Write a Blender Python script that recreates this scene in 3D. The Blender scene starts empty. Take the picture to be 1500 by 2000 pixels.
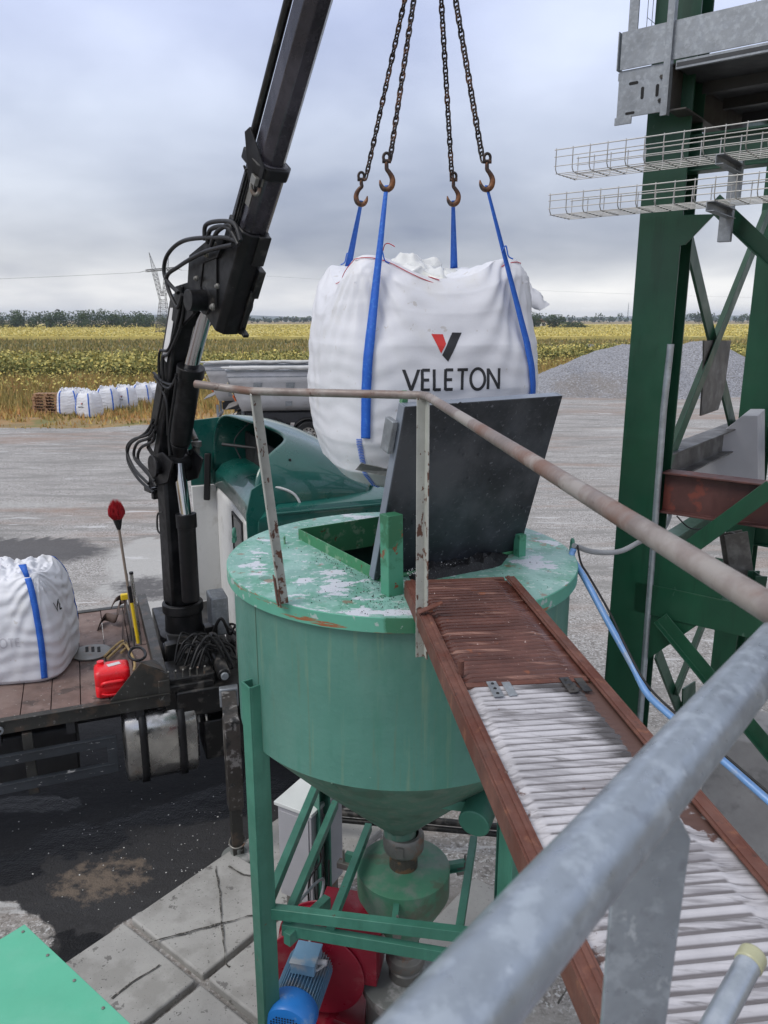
import bpy, math, random
import numpy as np
from mathutils import Vector, Matrix, noise
random.seed(7)
S = bpy.context.scene
COL = S.collection
R = math.radians
# ------------------------------------------------------------ camera
H = 4.6                      # eye height over the yard
PIT = R(14.1)
cam_d = bpy.data.cameras.new('camera')
cam = bpy.data.objects.new('camera', cam_d); COL.objects.link(cam)
cam.location = (0, 0, H); cam.rotation_euler = (R(90) - PIT, 0, 0)
cam_d.sensor_fit = 'VERTICAL'; cam_d.sensor_height = 24; cam_d.sensor_width = 18; cam_d.lens = 24 * 1502 / 2000
cam_d.clip_start = 0.05; cam_d.clip_end = 12000
cam_d.dof.use_dof = True; cam_d.dof.focus_distance = 6.5; cam_d.dof.aperture_fstop = 8.0
S.camera = cam
# ------------------------------------------------------------ sky: overcast cloud deck over a Nishita sky
SUN_EL, SUN_AZ = R(50), R(238)
W = bpy.data.worlds.new('World'); S.world = W; W.use_nodes = True
def world():
    nt = W.node_tree; nt.nodes.clear(); N = nt.nodes.new; L = nt.links.new
    tc = N('ShaderNodeTexCoord'); sep = N('ShaderNodeSeparateXYZ'); L(tc.outputs['Generated'], sep.inputs[0])
    def m(op, a, b=None, c=None):
        n = N('ShaderNodeMath'); n.operation = op
        for i, v in enumerate((a, b, c)):
            if v is None: continue
            if isinstance(v, (int, float)): n.inputs[i].default_value = v
            else: L(v, n.inputs[i])
        return n.outputs[0]
    z = m('MAXIMUM', sep.outputs['Z'], 0.0)
    zz = m('ADD', z, 0.22)
    px = m('DIVIDE', sep.outputs['X'], zz); py = m('DIVIDE', sep.outputs['Y'], zz)
    cmb = N('ShaderNodeCombineXYZ'); L(px, cmb.inputs[0]); L(py, cmb.inputs[1])
    def nz(scale, det, rough, off):
        mp = N('ShaderNodeMapping'); mp.inputs['Location'].default_value = off; L(cmb.outputs[0], mp.inputs[0])
        n = N('ShaderNodeTexNoise'); n.inputs['Scale'].default_value = scale; n.inputs['Detail'].default_value = det
        n.inputs['Roughness'].default_value = rough; n.inputs['Distortion'].default_value = .25; L(mp.outputs[0], n.inputs['Vector']); return n.outputs['Fac']
    n1 = nz(.8, 4, .45, (3.1, 1.4, 0)); n2 = nz(2.4, 5, .5, (7.7, 2.2, 1.5))
    el = N('ShaderNodeValToRGB'); cr = el.color_ramp
    cr.elements[0].position = 0; cr.elements[0].color = (.80, .79, .78, 1)
    cr.elements[1].position = 1; cr.elements[1].color = (.80, .82, .88, 1)
    for p, c in ((.03, (.76, .76, .77, 1)), (.07, (.50, .52, .57, 1)), (.13, (.47, .51, .60, 1)), (.22, (.55, .61, .75, 1)), (.32, (.64, .71, .93, 1)), (.6, (.72, .75, .86, 1))):
        e = cr.elements.new(p); e.color = c
    L(z, el.inputs[0])
    d = m('ADD', m('MULTIPLY', m('SUBTRACT', n1, .5), 1.5), m('MULTIPLY', m('SUBTRACT', n2, .5), .55))
    k = m('ADD', 1.0, d)
    mx = N('ShaderNodeMix'); mx.data_type = 'RGBA'; mx.blend_type = 'MULTIPLY'; mx.inputs[0].default_value = 1
    kk = N('ShaderNodeCombineXYZ'); L(k, kk.inputs[0]); L(m('ADD', 1.0, m('MULTIPLY', d, .93)), kk.inputs[1]); L(m('ADD', 1.0, m('MULTIPLY', d, .75)), kk.inputs[2])
    L(el.outputs[0], mx.inputs[6]); L(kk.outputs[0], mx.inputs[7])
    sky = N('ShaderNodeTexSky'); sky.sky_type = 'NISHITA'; sky.sun_disc = False
    sky.sun_elevation = SUN_EL; sky.sun_rotation = SUN_AZ
    b1 = N('ShaderNodeBackground'); L(sky.outputs[0], b1.inputs[0]); b1.inputs[1].default_value = .05
    b2 = N('ShaderNodeBackground'); L(mx.outputs[2], b2.inputs[0]); b2.inputs[1].default_value = 1.0
    ms = N('ShaderNodeMixShader'); ms.inputs[0].default_value = .9; L(b1.outputs[0], ms.inputs[1]); L(b2.outputs[0], ms.inputs[2])
    o = N('ShaderNodeOutputWorld'); L(ms.outputs[0], o.inputs[0])
world()
sun_d = bpy.data.lights.new('sun', 'SUN'); sun_d.energy = 1.45; sun_d.angle = R(26); sun_d.color = (1, .96, .9)
sun = bpy.data.objects.new('sun', sun_d); COL.objects.link(sun)
_sd = Vector((math.sin(SUN_AZ) * math.cos(SUN_EL), math.cos(SUN_AZ) * math.cos(SUN_EL), math.sin(SUN_EL)))
sun.rotation_euler = _sd.to_track_quat('Z', 'Y').to_euler()
S.view_settings.view_transform = 'Standard'; S.view_settings.look = 'None'; S.view_settings.exposure = 0.32; S.view_settings.gamma = 1
S.render.engine = 'CYCLES'; S.cycles.max_bounces = 6; S.cycles.volume_bounces = 0

# ------------------------------------------------------------ helpers
cp, sp = math.cos(PIT), math.sin(PIT)
def ray(px, py):
    x, y = (px - 750) / 1502, (py - 1000) / 1502
    return Vector((x, cp - y * sp, -(sp + y * cp)))
def G(px, py, z=0):
    r = ray(px, py); t = (z - H) / r.z; return Vector((r.x * t, r.y * t, z))
def AT(px, py, Y):
    r = ray(px, py); t = Y / r.y; return Vector((r.x * t, Y, H + r.z * t))
def V(*a): return Vector(a[0]) if len(a) == 1 else Vector(a)
WLD = {}                                     # world position of every root
def setp(o, label=None, cat=None, group=None, kind=None):
    if label: o['label'] = label
    if cat: o['category'] = cat
    if group: o['group'] = group
    if kind: o['kind'] = kind
    return o
def thing(name, label, cat, loc=(0, 0, 0), group=None):
    o = bpy.data.objects.new(name, None); COL.objects.link(o); o.location = loc; o.empty_display_size = .1
    WLD[o.name] = Vector(loc); setp(o, label, cat, group); return o
def copy_tree(o, parent=None, loc=None, rz=None, label=None, sc=None):
    c = o.copy(); COL.objects.link(c)
    if parent: c.parent = parent
    if loc is not None: c.location = loc
    if rz is not None: c.rotation_euler = (0, 0, rz)
    if sc is not None: c.scale = sc
    if label: c['label'] = label
    for ch in [x for x in bpy.data.objects if x.parent == o]: copy_tree(ch, c)
    return c
def frame_of(d, up=None):
    d = d.normalized(); up = Vector(up) if up is not None else (Vector((0, 0, 1)) if abs(d.z) < .95 else Vector((0, 1, 0)))
    s = d.cross(up)
    if s.length < 1e-5: s = d.cross(Vector((1, 0, 0)))
    s.normalize(); u = s.cross(d).normalized(); return s, u, d
class MB:
    def __init__(s, M=None): s.v = []; s.f = []; s.M = M
    def add(s, vs, fs):
        o = len(s.v)
        s.v += [tuple(s.M @ Vector(p)) if s.M else tuple(p) for p in vs]
        s.f += [tuple(i + o for i in f) for f in fs]; return s
    def box(s, c, size, X=(1, 0, 0), Y=(0, 1, 0), Z=(0, 0, 1)):
        c, X, Y, Z = V(c), V(X).normalized(), V(Y).normalized(), V(Z).normalized(); a, b, d = [q / 2 for q in size]
        vs = [c + X * a * i + Y * b * j + Z * d * k for k in (-1, 1) for j in (-1, 1) for i in (-1, 1)]
        return s.add(vs, [(0, 2, 3, 1), (4, 5, 7, 6), (0, 1, 5, 4), (2, 6, 7, 3), (0, 4, 6, 2), (1, 3, 7, 5)])
    def bb(s, x0, x1, y0, y1, z0, z1): return s.box(((x0 + x1) / 2, (y0 + y1) / 2, (z0 + z1) / 2), (x1 - x0, y1 - y0, z1 - z0))
    def beam(s, p0, p1, w, h, up=None, w1=None, h1=None):     # w across, h along up
        p0, p1 = V(p0), V(p1); S_, U, D = frame_of(p1 - p0, up); w1 = w1 or w; h1 = h1 or h
        vs = []
        for p, a, b in ((p0, w / 2, h / 2), (p1, w1 / 2, h1 / 2)):
            vs += [p - S_ * a - U * b, p + S_ * a - U * b, p + S_ * a + U * b, p - S_ * a + U * b]
        return s.add(vs, [(0, 3, 2, 1), (4, 5, 6, 7), (0, 1, 5, 4), (1, 2, 6, 5), (2, 3, 7, 6), (3, 0, 4, 7)])
    def sect(s, p0, p1, poly, up=None):                       # extrude a 2D section (across, up) along p0-p1
        p0, p1 = V(p0), V(p1); S_, U, D = frame_of(p1 - p0, up); n = len(poly)
        vs = [p + S_ * a + U * b for p in (p0, p1) for a, b in poly]
        return s.add(vs, [tuple(range(n))[::-1], tuple(range(n, 2 * n))] + [(i, (i + 1) % n, n + (i + 1) % n, n + i) for i in range(n)])
    def ibeam(s, p0, p1, w, h, t=.012, up=None):
        a, b = w / 2, h / 2; e = t / 2
        return s.sect(p0, p1, [(-a, -b), (a, -b), (a, -b + t), (e, -b + t), (e, b - t), (a, b - t), (a, b), (-a, b), (-a, b - t), (-e, b - t), (-e, -b + t), (-a, -b + t)], up)
    def lbeam(s, p0, p1, w, h, t=.008, up=None, fx=1, fy=1):
        return s.sect(p0, p1, [(fx * a, fy * b) for a, b in [(0, 0), (w, 0), (w, t), (t, t), (t, h), (0, h)]][::(1 if fx * fy > 0 else -1)], up)
    def cbeam(s, p0, p1, w, h, t=.01, up=None, fx=1):
        return s.sect(p0, p1, [(fx * a, b) for a, b in [(0, -h / 2), (w, -h / 2), (w, -h / 2 + t), (t, -h / 2 + t), (t, h / 2 - t), (w, h / 2 - t), (w, h / 2), (0, h / 2)]][::fx], up)
    def tube(s, pts, r, seg=10, cap=True):
        pts = [V(p) for p in pts]; n = len(pts); rs = r if isinstance(r, (list, tuple)) else [r] * n
        d0 = pts[1] - pts[0]; S_, U, _ = frame_of(d0); vs = []
        for i, p in enumerate(pts):
            d = (pts[min(i + 1, n - 1)] - pts[max(i - 1, 0)])
            if d.length < 1e-9: d = d0
            d.normalize()
            S_ = (S_ - d * S_.dot(d)).normalized(); U = S_.cross(d)
            vs += [p + (S_ * math.cos(2 * math.pi * k / seg) + U * math.sin(2 * math.pi * k / seg)) * rs[i] for k in range(seg)]
        fs = [(i * seg + k, i * seg + (k + 1) % seg, (i + 1) * seg + (k + 1) % seg, (i + 1) * seg + k) for i in range(n - 1) for k in range(seg)]
        if cap: fs += [tuple(range(seg))[::-1], tuple(range((n - 1) * seg, n * seg))]
        return s.add(vs, fs)
    def cyl(s, p0, p1, r, seg=24, r1=None): return s.tube([p0, p1], [r, r1 if r1 is not None else r], seg)
    def lathe(s, c, prof, seg=48, axis=(0, 0, 1), close=False, a0=0, a1=2 * math.pi):
        c = V(c); S_, U, D = frame_of(V(axis), (0, 1, 0) if abs(V(axis).normalized().z) > .9 else None); vs = []
        full = abs(a1 - a0 - 2 * math.pi) < 1e-6; m = seg if full else seg + 1
        for r, z in prof:
            vs += [c + D * z + (S_ * math.cos(a0 + (a1 - a0) * k / seg) + U * math.sin(a0 + (a1 - a0) * k / seg)) * max(r, 1e-4) for k in range(m)]
        n = len(prof)
        fs = [(i * m + k, i * m + (k + 1) % m, (i + 1) * m + (k + 1) % m, (i + 1) * m + k) for i in range(n - (0 if close else 1)) if i < n - 1 for k in range(seg)]
        if close: fs += [((n - 1) * m + k, (n - 1) * m + (k + 1) % m, (k + 1) % m, k) for k in range(seg)]
        return s.add(vs, fs)
    def prism(s, pts, vec):                                   # flat 3D polygon extruded by vec
        pts = [V(p) for p in pts]; n = len(pts); vec = V(vec); vs = [p for p in pts] + [p + vec for p in pts]
        return s.add(vs, [tuple(range(n))[::-1], tuple(range(n, 2 * n))] + [(i, (i + 1) % n, n + (i + 1) % n, n + i) for i in range(n)])
    def grid(s, rows):
        m = len(rows[0]); vs = [p for r in rows for p in r]
        return s.add(vs, [(i * m + j, i * m + j + 1, (i + 1) * m + j + 1, (i + 1) * m + j) for i in range(len(rows) - 1) for j in range(m - 1)])
    def build(s, name, m, parent=None, smooth=40, bevel=0, solid=0, root=None, label=None, seg=2):
        me = bpy.data.meshes.new(name); off = Vector((0, 0, 0))
        if parent is not None: off = WLD[parent.name]
        elif root is not None: off = Vector(root)
        me.from_pydata([tuple(Vector(p) - off) for p in s.v], [], s.f); me.validate(); me.update()
        me.materials.append(m); o = bpy.data.objects.new(name, me); COL.objects.link(o); WLD[o.name] = off
        if parent is not None: o.parent = parent
        elif root is not None: o.location = off
        if smooth:
            me.shade_smooth(); me.set_sharp_from_angle(angle=R(smooth))
        if solid:
            q = o.modifiers.new('solid', 'SOLIDIFY'); q.thickness = solid; q.offset = 0
        if bevel:
            q = o.modifiers.new('bevel', 'BEVEL'); q.width = bevel; q.segments = seg; q.limit_method = 'ANGLE'; q.angle_limit = R(40)
        if label: o['label'] = label
        return o
def build_each(w, name, m, parent, **kw):
    # every separate piece of w becomes an object of its own
    n = len(w.v); p = list(range(n))
    def fd(i):
        while p[i] != i: p[i] = p[p[i]]; i = p[i]
        return i
    for f in w.f:
        for i in f[1:]: p[fd(i)] = fd(f[0])
    gr = {}
    for f in w.f: gr.setdefault(fd(f[0]), []).append(f)
    out = []
    for fs in gr.values():
        ids = sorted({i for f in fs for i in f}); mp = {a: b for b, a in enumerate(ids)}; q = MB(); q.v = [w.v[i] for i in ids]; q.f = [tuple(mp[i] for i in f) for f in fs]; out.append(q.build(name, m, parent, **kw))
    return out
def attr(o, name, fn):
    me = o.data; off = WLD.get(o.name, Vector((0, 0, 0))); a = me.attributes.new(name, 'FLOAT', 'POINT')
    a.data.foreach_set('value', [float(fn(v.co + off)) for v in me.vertices])
def nz(p, s=1, o=0): return noise.noise(Vector((p[0] * s + o, p[1] * s - o, (p[2] if len(p) > 2 else 0) * s + o * .7)))
def fbm(p, s=1, oct=4, o=0): return noise.fractal(Vector((p[0] * s + o, p[1] * s - o, (p[2] if len(p) > 2 else 0) * s + o * .7)), 1.0, 2.0, oct)
def spline(pts, n=8):
    pts = [V(p) for p in pts]; out = []
    for i in range(len(pts) - 1):
        a = pts[max(i - 1, 0)]; b = pts[i]; c = pts[i + 1]; d = pts[min(i + 2, len(pts) - 1)]
        for k in range(n):
            t = k / n
            out.append(.5 * ((2 * b) + (c - a) * t + (2 * a - 5 * b + 4 * c - d) * t * t + (3 * b - a - 3 * c + d) * t ** 3))
    return out + [pts[-1]]
def smooth01(x, a, b):
    t = min(1, max(0, (x - a) / (b - a))); return t * t * (3 - 2 * t)

# ------------------------------------------------------------ materials
def mat(name, col, rough=.6, metal=0.0, layers=(), bumps=(), var=.12, vscale=3.0, spec=.5, coat=0, sss=0, rvar=0.12):
    """layers: dict(c=(r,g,b), s=scale, lo, hi, det, st=(sx,sy,sz), r=rough, m=metal, a='attr', amp=noise amount when an attribute drives it)"""
    m = bpy.data.materials.new(name); m.use_nodes = True; nt = m.node_tree; N = nt.nodes.new; L = nt.links.new
    b = nt.nodes['Principled BSDF']; tc = N('ShaderNodeTexCoord').outputs['Object']
    def noi(sc, det=5, ro=.6, st=None, off=0.0, kind=None):
        v = tc
        if st or off:
            mp = N('ShaderNodeMapping'); mp.inputs['Scale'].default_value = st or (1, 1, 1); mp.inputs['Location'].default_value = (off, off * .7, -off); L(tc, mp.inputs[0]); v = mp.outputs[0]
        if kind == 'vor':
            n = N('ShaderNodeTexVoronoi'); n.inputs['Scale'].default_value = sc; L(v, n.inputs['Vector']); return n.outputs['Distance']
        if kind == 'cell':
            n = N('ShaderNodeTexVoronoi'); n.inputs['Scale'].default_value = sc; L(v, n.inputs['Vector']); return n.outputs['Color']
        n = N('ShaderNodeTexNoise'); n.inputs['Scale'].default_value = sc; n.inputs['Detail'].default_value = det; n.inputs['Roughness'].default_value = ro
        L(v, n.inputs['Vector']); return n.outputs['Fac']
    def mr(x, a, c, lo=0.0, hi=1.0):
        n = N('ShaderNodeMapRange'); L(x, n.inputs[0]); n.inputs[1].default_value = a; n.inputs[2].default_value = c; n.inputs[3].default_value = lo; n.inputs[4].default_value = hi; return n.outputs[0]
    def mixc(f, a, c, blend='MIX'):
        n = N('ShaderNodeMix'); n.data_type = 'RGBA'; n.blend_type = blend
        for i, q in ((0, f), (6, a), (7, c)):
            if isinstance(q, (int, float)): n.inputs[i].default_value = q
            elif isinstance(q, tuple): n.inputs[i].default_value = (*q, 1)
            else: L(q, n.inputs[i])
        return n.outputs[2]
    def mixf(f, a, c):
        n = N('ShaderNodeMix')
        for i, q in ((0, f), (2, a), (3, c)):
            if isinstance(q, (int, float)): n.inputs[i].default_value = q
            else: L(q, n.inputs[i])
        return n.outputs[0]
    v = mr(noi(vscale, 6, .65, off=1.7), .3, .7, 1 - var, 1 + var)
    c0 = mixc(1.0, tuple(col), v, 'MULTIPLY')
    rr = mr(noi(vscale * 2.3, 4, off=4.2), .3, .7, rough - rvar, rough + rvar); mm = metal
    for i, l in enumerate(layers):
        if l.get('kind'): f = noi(l['s'], st=l.get('st'), off=i * 3.3, kind=l['kind'])
        else: f = noi(l['s'], l.get('det', 6), l.get('ro', .62), l.get('st'), off=5.1 * (i + 1))
        if l.get('a'):
            at = N('ShaderNodeAttribute'); at.attribute_name = l['a']
            q = N('ShaderNodeMath'); q.operation = 'SUBTRACT'; L(f, q.inputs[0]); q.inputs[1].default_value = .5
            w = N('ShaderNodeMath'); w.operation = 'MULTIPLY_ADD'; L(q.outputs[0], w.inputs[0]); w.inputs[1].default_value = l.get('amp', 1.0); L(at.outputs['Fac'], w.inputs[2]); f = w.outputs[0]
        lo, hi = l.get('lo', .5), l.get('hi', .56)
        if not l.get('a') and not l.get('kind'): lo, hi = .5 + (lo - .5) * .66, .5 + (hi - .5) * .66
        f = mr(f, lo, hi, 0, l.get('k', 1.0))
        c0 = mixc(f, c0, tuple(l['c'])); rr = mixf(f, rr, l.get('r', rough))
        if 'm' in l or metal: mm = mixf(f, mm, l.get('m', 0.0))
    L(c0, b.inputs['Base Color'])
    if isinstance(rr, float): b.inputs['Roughness'].default_value = rr
    else: L(rr, b.inputs['Roughness'])
    if isinstance(mm, (int, float)): b.inputs['Metallic'].default_value = mm
    else: L(mm, b.inputs['Metallic'])
    b.inputs['Specular IOR Level'].default_value = spec; b.inputs['Coat Weight'].default_value = coat
    prev = None
    for k in bumps:
        sc, st, di = k[0], k[1], k[2]; q = noi(sc, 5, .6, k[3] if len(k) > 3 else None, off=2.2, kind=k[4] if len(k) > 4 else None)
        n = N('ShaderNodeBump'); n.inputs['Strength'].default_value = st; n.inputs['Distance'].default_value = di; L(q, n.inputs['Height'])
        if prev: L(prev, n.inputs['Normal'])
        prev = n.outputs[0]
    if prev: L(prev, b.inputs['Normal'])
    return m
RUST = (.13, .035, .012); DKR = (.045, .018, .01)
M = {}
M['silo'] = mat('faded green paint', (.064, .188, .150), .5, bumps=[(2.2, .35, .04), (9, .25, .01), (120, .08, .002)], var=.16, vscale=1.3,
    layers=[dict(c=(.10, .235, .195), s=.9, lo=.42, hi=.66, st=(1, 1, .35), k=.7), dict(c=(.13, .24, .20), s=1.6, lo=.5, hi=.75, st=(1, 1, .5), k=.5), dict(c=(.04, .17, .12), s=2.2, lo=.55, hi=.75, st=(2, 2, .25), k=.6), dict(c=(.20, .27, .17), s=9, lo=.62, hi=.8, st=(1.5, 1.5, .08), k=.55), dict(c=(.45, .5, .5), s=7, lo=.80, hi=.81, st=(.6, .6, 2.2)), dict(c=(.05, .09, .06), s=60, lo=.8, hi=.85, k=.7), dict(c=(.12, .16, .10), s=22, lo=.66, hi=.8, st=(1, 1, .05), k=.45)])
M['silo_top'] = mat('weathered green roof paint', (.17, .34, .29), .42, bumps=[(6, .3, .01), (40, .25, .003)], var=.14, vscale=2,
    layers=[dict(c=(.085, .29, .19), s=4.6, lo=.5, hi=.6, k=.7), dict(c=(.28, .47, .42), s=3.2, lo=.5, hi=.6, k=.6), dict(c=(.42, .52, .50), s=24, lo=.62, hi=.66, k=.7), dict(c=(.52, .55, .60), s=6.5, a='peel', amp=2.6, lo=.5, hi=.53, det=9, ro=.66, r=.55, st=(1, 1.6, 1)), dict(c=(.05, .16, .09), s=3, a='wet', amp=.6, lo=.5, hi=.56, r=.15, k=.8), dict(c=(.22, .10, .05), s=9, lo=.68, hi=.74, k=.7), dict(c=(.02, .03, .03), s=70, lo=.72, hi=.74)])
M['green_steel'] = mat('green painted steel', (.038, .15, .105), .45, bumps=[(60, .15, .002)], layers=[dict(c=(.08, .26, .19), s=1.5, lo=.45, hi=.7, k=.6), dict(c=(.14, .26, .2), s=30, lo=.8, hi=.85, k=.7), dict(c=(.1, .05, .03), s=18, lo=.78, hi=.82, k=.8), dict(c=(.03, .12, .08), s=3, lo=.55, hi=.7, st=(2, 2, .3), k=.5)])
M['tower'] = mat('dark green painted steel', (.007, .052, .026), .42, bumps=[(50, .12, .002)], var=.2, layers=[dict(c=(.012, .085, .042), s=1.1, lo=.5, hi=.7, st=(1, 1, .3), k=.6), dict(c=(.10, .16, .13), s=12, lo=.80, hi=.86, st=(1, 1, .35), k=.5), dict(c=(.004, .03, .015), s=5, lo=.6, hi=.75, st=(2, 2, .2), k=.6)])
M['lid'] = mat('dark slate sheet steel', (.021, .025, .031), .42, .1, bumps=[(5, .2, .008), (90, .2, .0015)], var=.25, vscale=4, layers=[dict(c=(.07, .08, .095), s=2.5, lo=.5, hi=.75, k=.5), dict(c=(.16, .17, .19), s=38, lo=.72, hi=.76, k=.8), dict(c=(.09, .10, .115), s=16, lo=.66, hi=.76, st=(.4, 3, 3), k=.6), dict(c=(.075, .08, .09), s=1.6, lo=.5, hi=.7, k=.8)])
M['lid_edge'] = mat('grey lid edge', (.22, .25, .30), .4, .2, bumps=[(60, .2, .002)])
M['rust'] = mat('rusty steel', (.125, .052, .037), .75, bumps=[(60, .4, .003), (12, .3, .005)], var=.3, vscale=8, layers=[dict(c=(.10, .030, .018), s=4, lo=.45, hi=.65), dict(c=(.24, .10, .055), s=18, lo=.62, hi=.8, k=.6), dict(c=(.03, .02, .018), s=30, lo=.66, hi=.8, k=.6), dict(c=(.3, .25, .2), s=22, lo=.8, hi=.85, k=.5)])
M['rust_panel'] = mat('rusted wet corrugated sheet', (.10, .038, .028), .42, bumps=[(80, .3, .002), (14, .3, .004)], var=.3, vscale=7, layers=[dict(c=(.06, .018, .012), s=5, lo=.46, hi=.66, st=(.5, 3, 1), r=.3), dict(c=(.30, .16, .12), s=4, lo=.62, hi=.74, st=(.4, 6, 1), k=.7, r=.28), dict(c=(.26, .08, .03), s=12, lo=.72, hi=.82, k=.6), dict(c=(.7, .55, .5), s=90, lo=.77, hi=.8)])
M['white_panel'] = mat('whitewashed corrugated sheet', (.45, .44, .46), .38, bumps=[(70, .35, .002), (9, .3, .005)], var=.16, vscale=5, layers=[dict(c=(.20, .19, .20), s=6, lo=.47, hi=.66, st=(.45, 7, 1), k=.8), dict(c=(.13, .12, .12), s=13, lo=.6, hi=.72, st=(.35, 5, 1), k=.8, r=.3), dict(c=(.10, .09, .095), s=9, a='groove_shade', amp=.7, lo=.35, hi=.85, st=(.5, 2, 1), k=.85), dict(c=(.035, .03, .03), s=6, a='dirt', amp=1.1, lo=.45, hi=.75, st=(.4, 3, 1), r=.25, k=.9), dict(c=(.095, .05, .04), s=12, a='rust', amp=1.5, lo=.5, hi=.56, r=.6), dict(c=(.10, .05, .04), s=26, lo=.80, hi=.83)])
M['galv'] = mat('galvanised steel', (.36, .40, .44), .38, .75, bumps=[(30, .1, .002)], var=.16, vscale=12, layers=[dict(c=(.50, .54, .58), s=22, lo=.5, hi=.72, k=.6, m=.6, r=.45), dict(c=(.25, .28, .31), s=6, lo=.55, hi=.7, k=.6, m=.7)])
M['galv_dull'] = mat('dull galvanised sheet', (.26, .28, .30), .5, .55, bumps=[(40, .1, .002)], var=.15, vscale=10, layers=[dict(c=(.36, .39, .42), s=32, lo=.48, hi=.72, k=.7, m=.5), dict(c=(.17, .185, .20), s=6, lo=.5, hi=.7, k=.5, m=.5)])
M['handrail'] = mat('worn rusty handrail', (.20, .165, .15), .5, .25, bumps=[(60, .3, .002)], var=.2, vscale=9, layers=[dict(c=(.16, .085, .06), s=3.2, lo=.47, hi=.6, k=.85, r=.6), dict(c=(.30, .28, .26), s=3, lo=.56, hi=.66, k=.7), dict(c=(.06, .025, .015), s=16, lo=.72, hi=.8)])
M['post'] = mat('flaking grey post paint', (.36, .37, .34), .6, bumps=[(50, .35, .002)], var=.15, vscale=9, layers=[dict(c=(.12, .05, .03), s=11, a='rustp', amp=1.2, lo=.5, hi=.54), dict(c=(.10, .045, .03), s=26, lo=.635, hi=.655, st=(1, 1, .5))])
M['black'] = mat('black crane paint', (.005, .005, .0058), .45, spec=.3, bumps=[(30, .15, .003)], var=.4, vscale=6, layers=[dict(c=(.022, .022, .024), s=5, lo=.52, hi=.7, k=.7, r=.5), dict(c=(.09, .08, .07), s=34, lo=.82, hi=.85, k=.6)])
M['boomface'] = mat('glossy dark boom paint', (.022, .020, .026), .25, bumps=[(14, .12, .004)], var=.3, vscale=7, layers=[dict(c=(.07, .065, .08), s=4, lo=.5, hi=.7, st=(1, 1, .3), k=.6)])
M['rubber'] = mat('black rubber', (.008, .008, .009), .5, spec=.4, bumps=[(60, .2, .002)])
M['chrome'] = mat('chromed rod', (.55, .55, .56), .09, 1.0, rvar=.03, var=.03)
M['oily'] = mat('oily black machinery', (.007, .007, .007), .4, .1, bumps=[(40, .3, .004)], var=.5, layers=[dict(c=(.05, .045, .04), s=9, lo=.55, hi=.7, r=.6)])
M['alu'] = mat('brushed aluminium tank', (.50, .49, .47), .24, .95, bumps=[(20, .1, .002, (.3, 1, 8))], var=.18, vscale=3, layers=[dict(c=(.25, .24, .22), s=4, lo=.5, hi=.7, k=.7, m=.6, r=.5)])
M['deck'] = mat('worn brown deck planks', (.15, .10, .085), .7, bumps=[(30, .3, .003, (1, 6, 1)), (8, .3, .006)], var=.25, vscale=6, layers=[dict(c=(.22, .16, .14), s=2.2, lo=.45, hi=.65, k=.7), dict(c=(.06, .045, .04), s=5, lo=.58, hi=.68, k=.8), dict(c=(.4, .38, .35), s=26, lo=.72, hi=.75, k=.6)])
M['bedsteel'] = mat('dirty dark bed steel', (.035, .034, .03), .5, .1, bumps=[(40, .3, .003)], var=.35, layers=[dict(c=(.09, .06, .04), s=5, lo=.55, hi=.68, k=.7), dict(c=(.2, .2, .19), s=22, lo=.70, hi=.74, k=.6)])
M['guard'] = mat('dark side guard paint', (.030, .035, .042), .42, bumps=[(40, .2, .002)], var=.3, layers=[dict(c=(.3, .3, .3), s=14, lo=.72, hi=.75, st=(1, 1, 4))])
M['cabgreen'] = mat('dark green truck paint', (.002, .078, .062), .32, coat=.6, bumps=[(2, .05, .01)], var=.06, layers=[dict(c=(.012, .11, .09), s=2, lo=.45, hi=.7, k=.5)])
M['cabwhite'] = mat('white cab paint', (.68, .68, .66), .4, var=.05, layers=[dict(c=(.4, .38, .34), s=4, lo=.58, hi=.75, k=.5)])
M['glass'] = mat('dark window glass', (.02, .022, .024), .08, spec=.8, rvar=.02)
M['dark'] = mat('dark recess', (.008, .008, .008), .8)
M['bag'] = mat('white woven polypropylene', (.66, .67, .71), .5, bumps=[(150, .25, .002, (1, 1, .14)), (170, .15, .0015, (.14, .14, 1)), (5, .18, .012, (1, 1, 2.2))], var=.04, vscale=2.5, rvar=.06, layers=[dict(c=(.58, .57, .54), s=2.2, lo=.58, hi=.75, k=.5), dict(c=(.42, .38, .33), s=14, lo=.735, hi=.76, k=.5)])
M['liner'] = mat('translucent bag liner', (.66, .67, .66), .22, bumps=[(18, .6, .01)], var=.08, layers=[dict(c=(.72, .70, .52), s=3, lo=.55, hi=.68, k=.5)])
M['bluestrap'] = mat('blue webbing', (.012, .105, .50), .6, bumps=[(220, .4, .002)], var=.12, layers=[dict(c=(.05, .22, .62), s=60, lo=.55, hi=.7, k=.5)])
M['redthread'] = mat('red stitching', (.5, .03, .05), .7)
M['ink'] = mat('black print', (.02, .021, .025), .55)
M['redink'] = mat('red print', (.62, .035, .03), .55)
M['chain'] = mat('oily chain steel', (.030, .024, .022), .42, .6, var=.3, vscale=20, layers=[dict(c=(.11, .05, .025), s=16, lo=.52, hi=.62, k=.8, m=.2, r=.6)])
M['hook'] = mat('rusty forged hook', (.075, .035, .02), .45, .5, bumps=[(40, .3, .003)], var=.3, vscale=10, layers=[dict(c=(.24, .10, .04), s=12, lo=.5, hi=.62, k=.8, m=.3), dict(c=(.02, .018, .018), s=7, lo=.56, hi=.66)])
M['redfan'] = mat('dark red fan paint', (.22, .008, .022), .35, bumps=[(30, .15, .002)], var=.15, layers=[dict(c=(.28, .1, .1), s=5, lo=.62, hi=.75, k=.5)])
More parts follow.
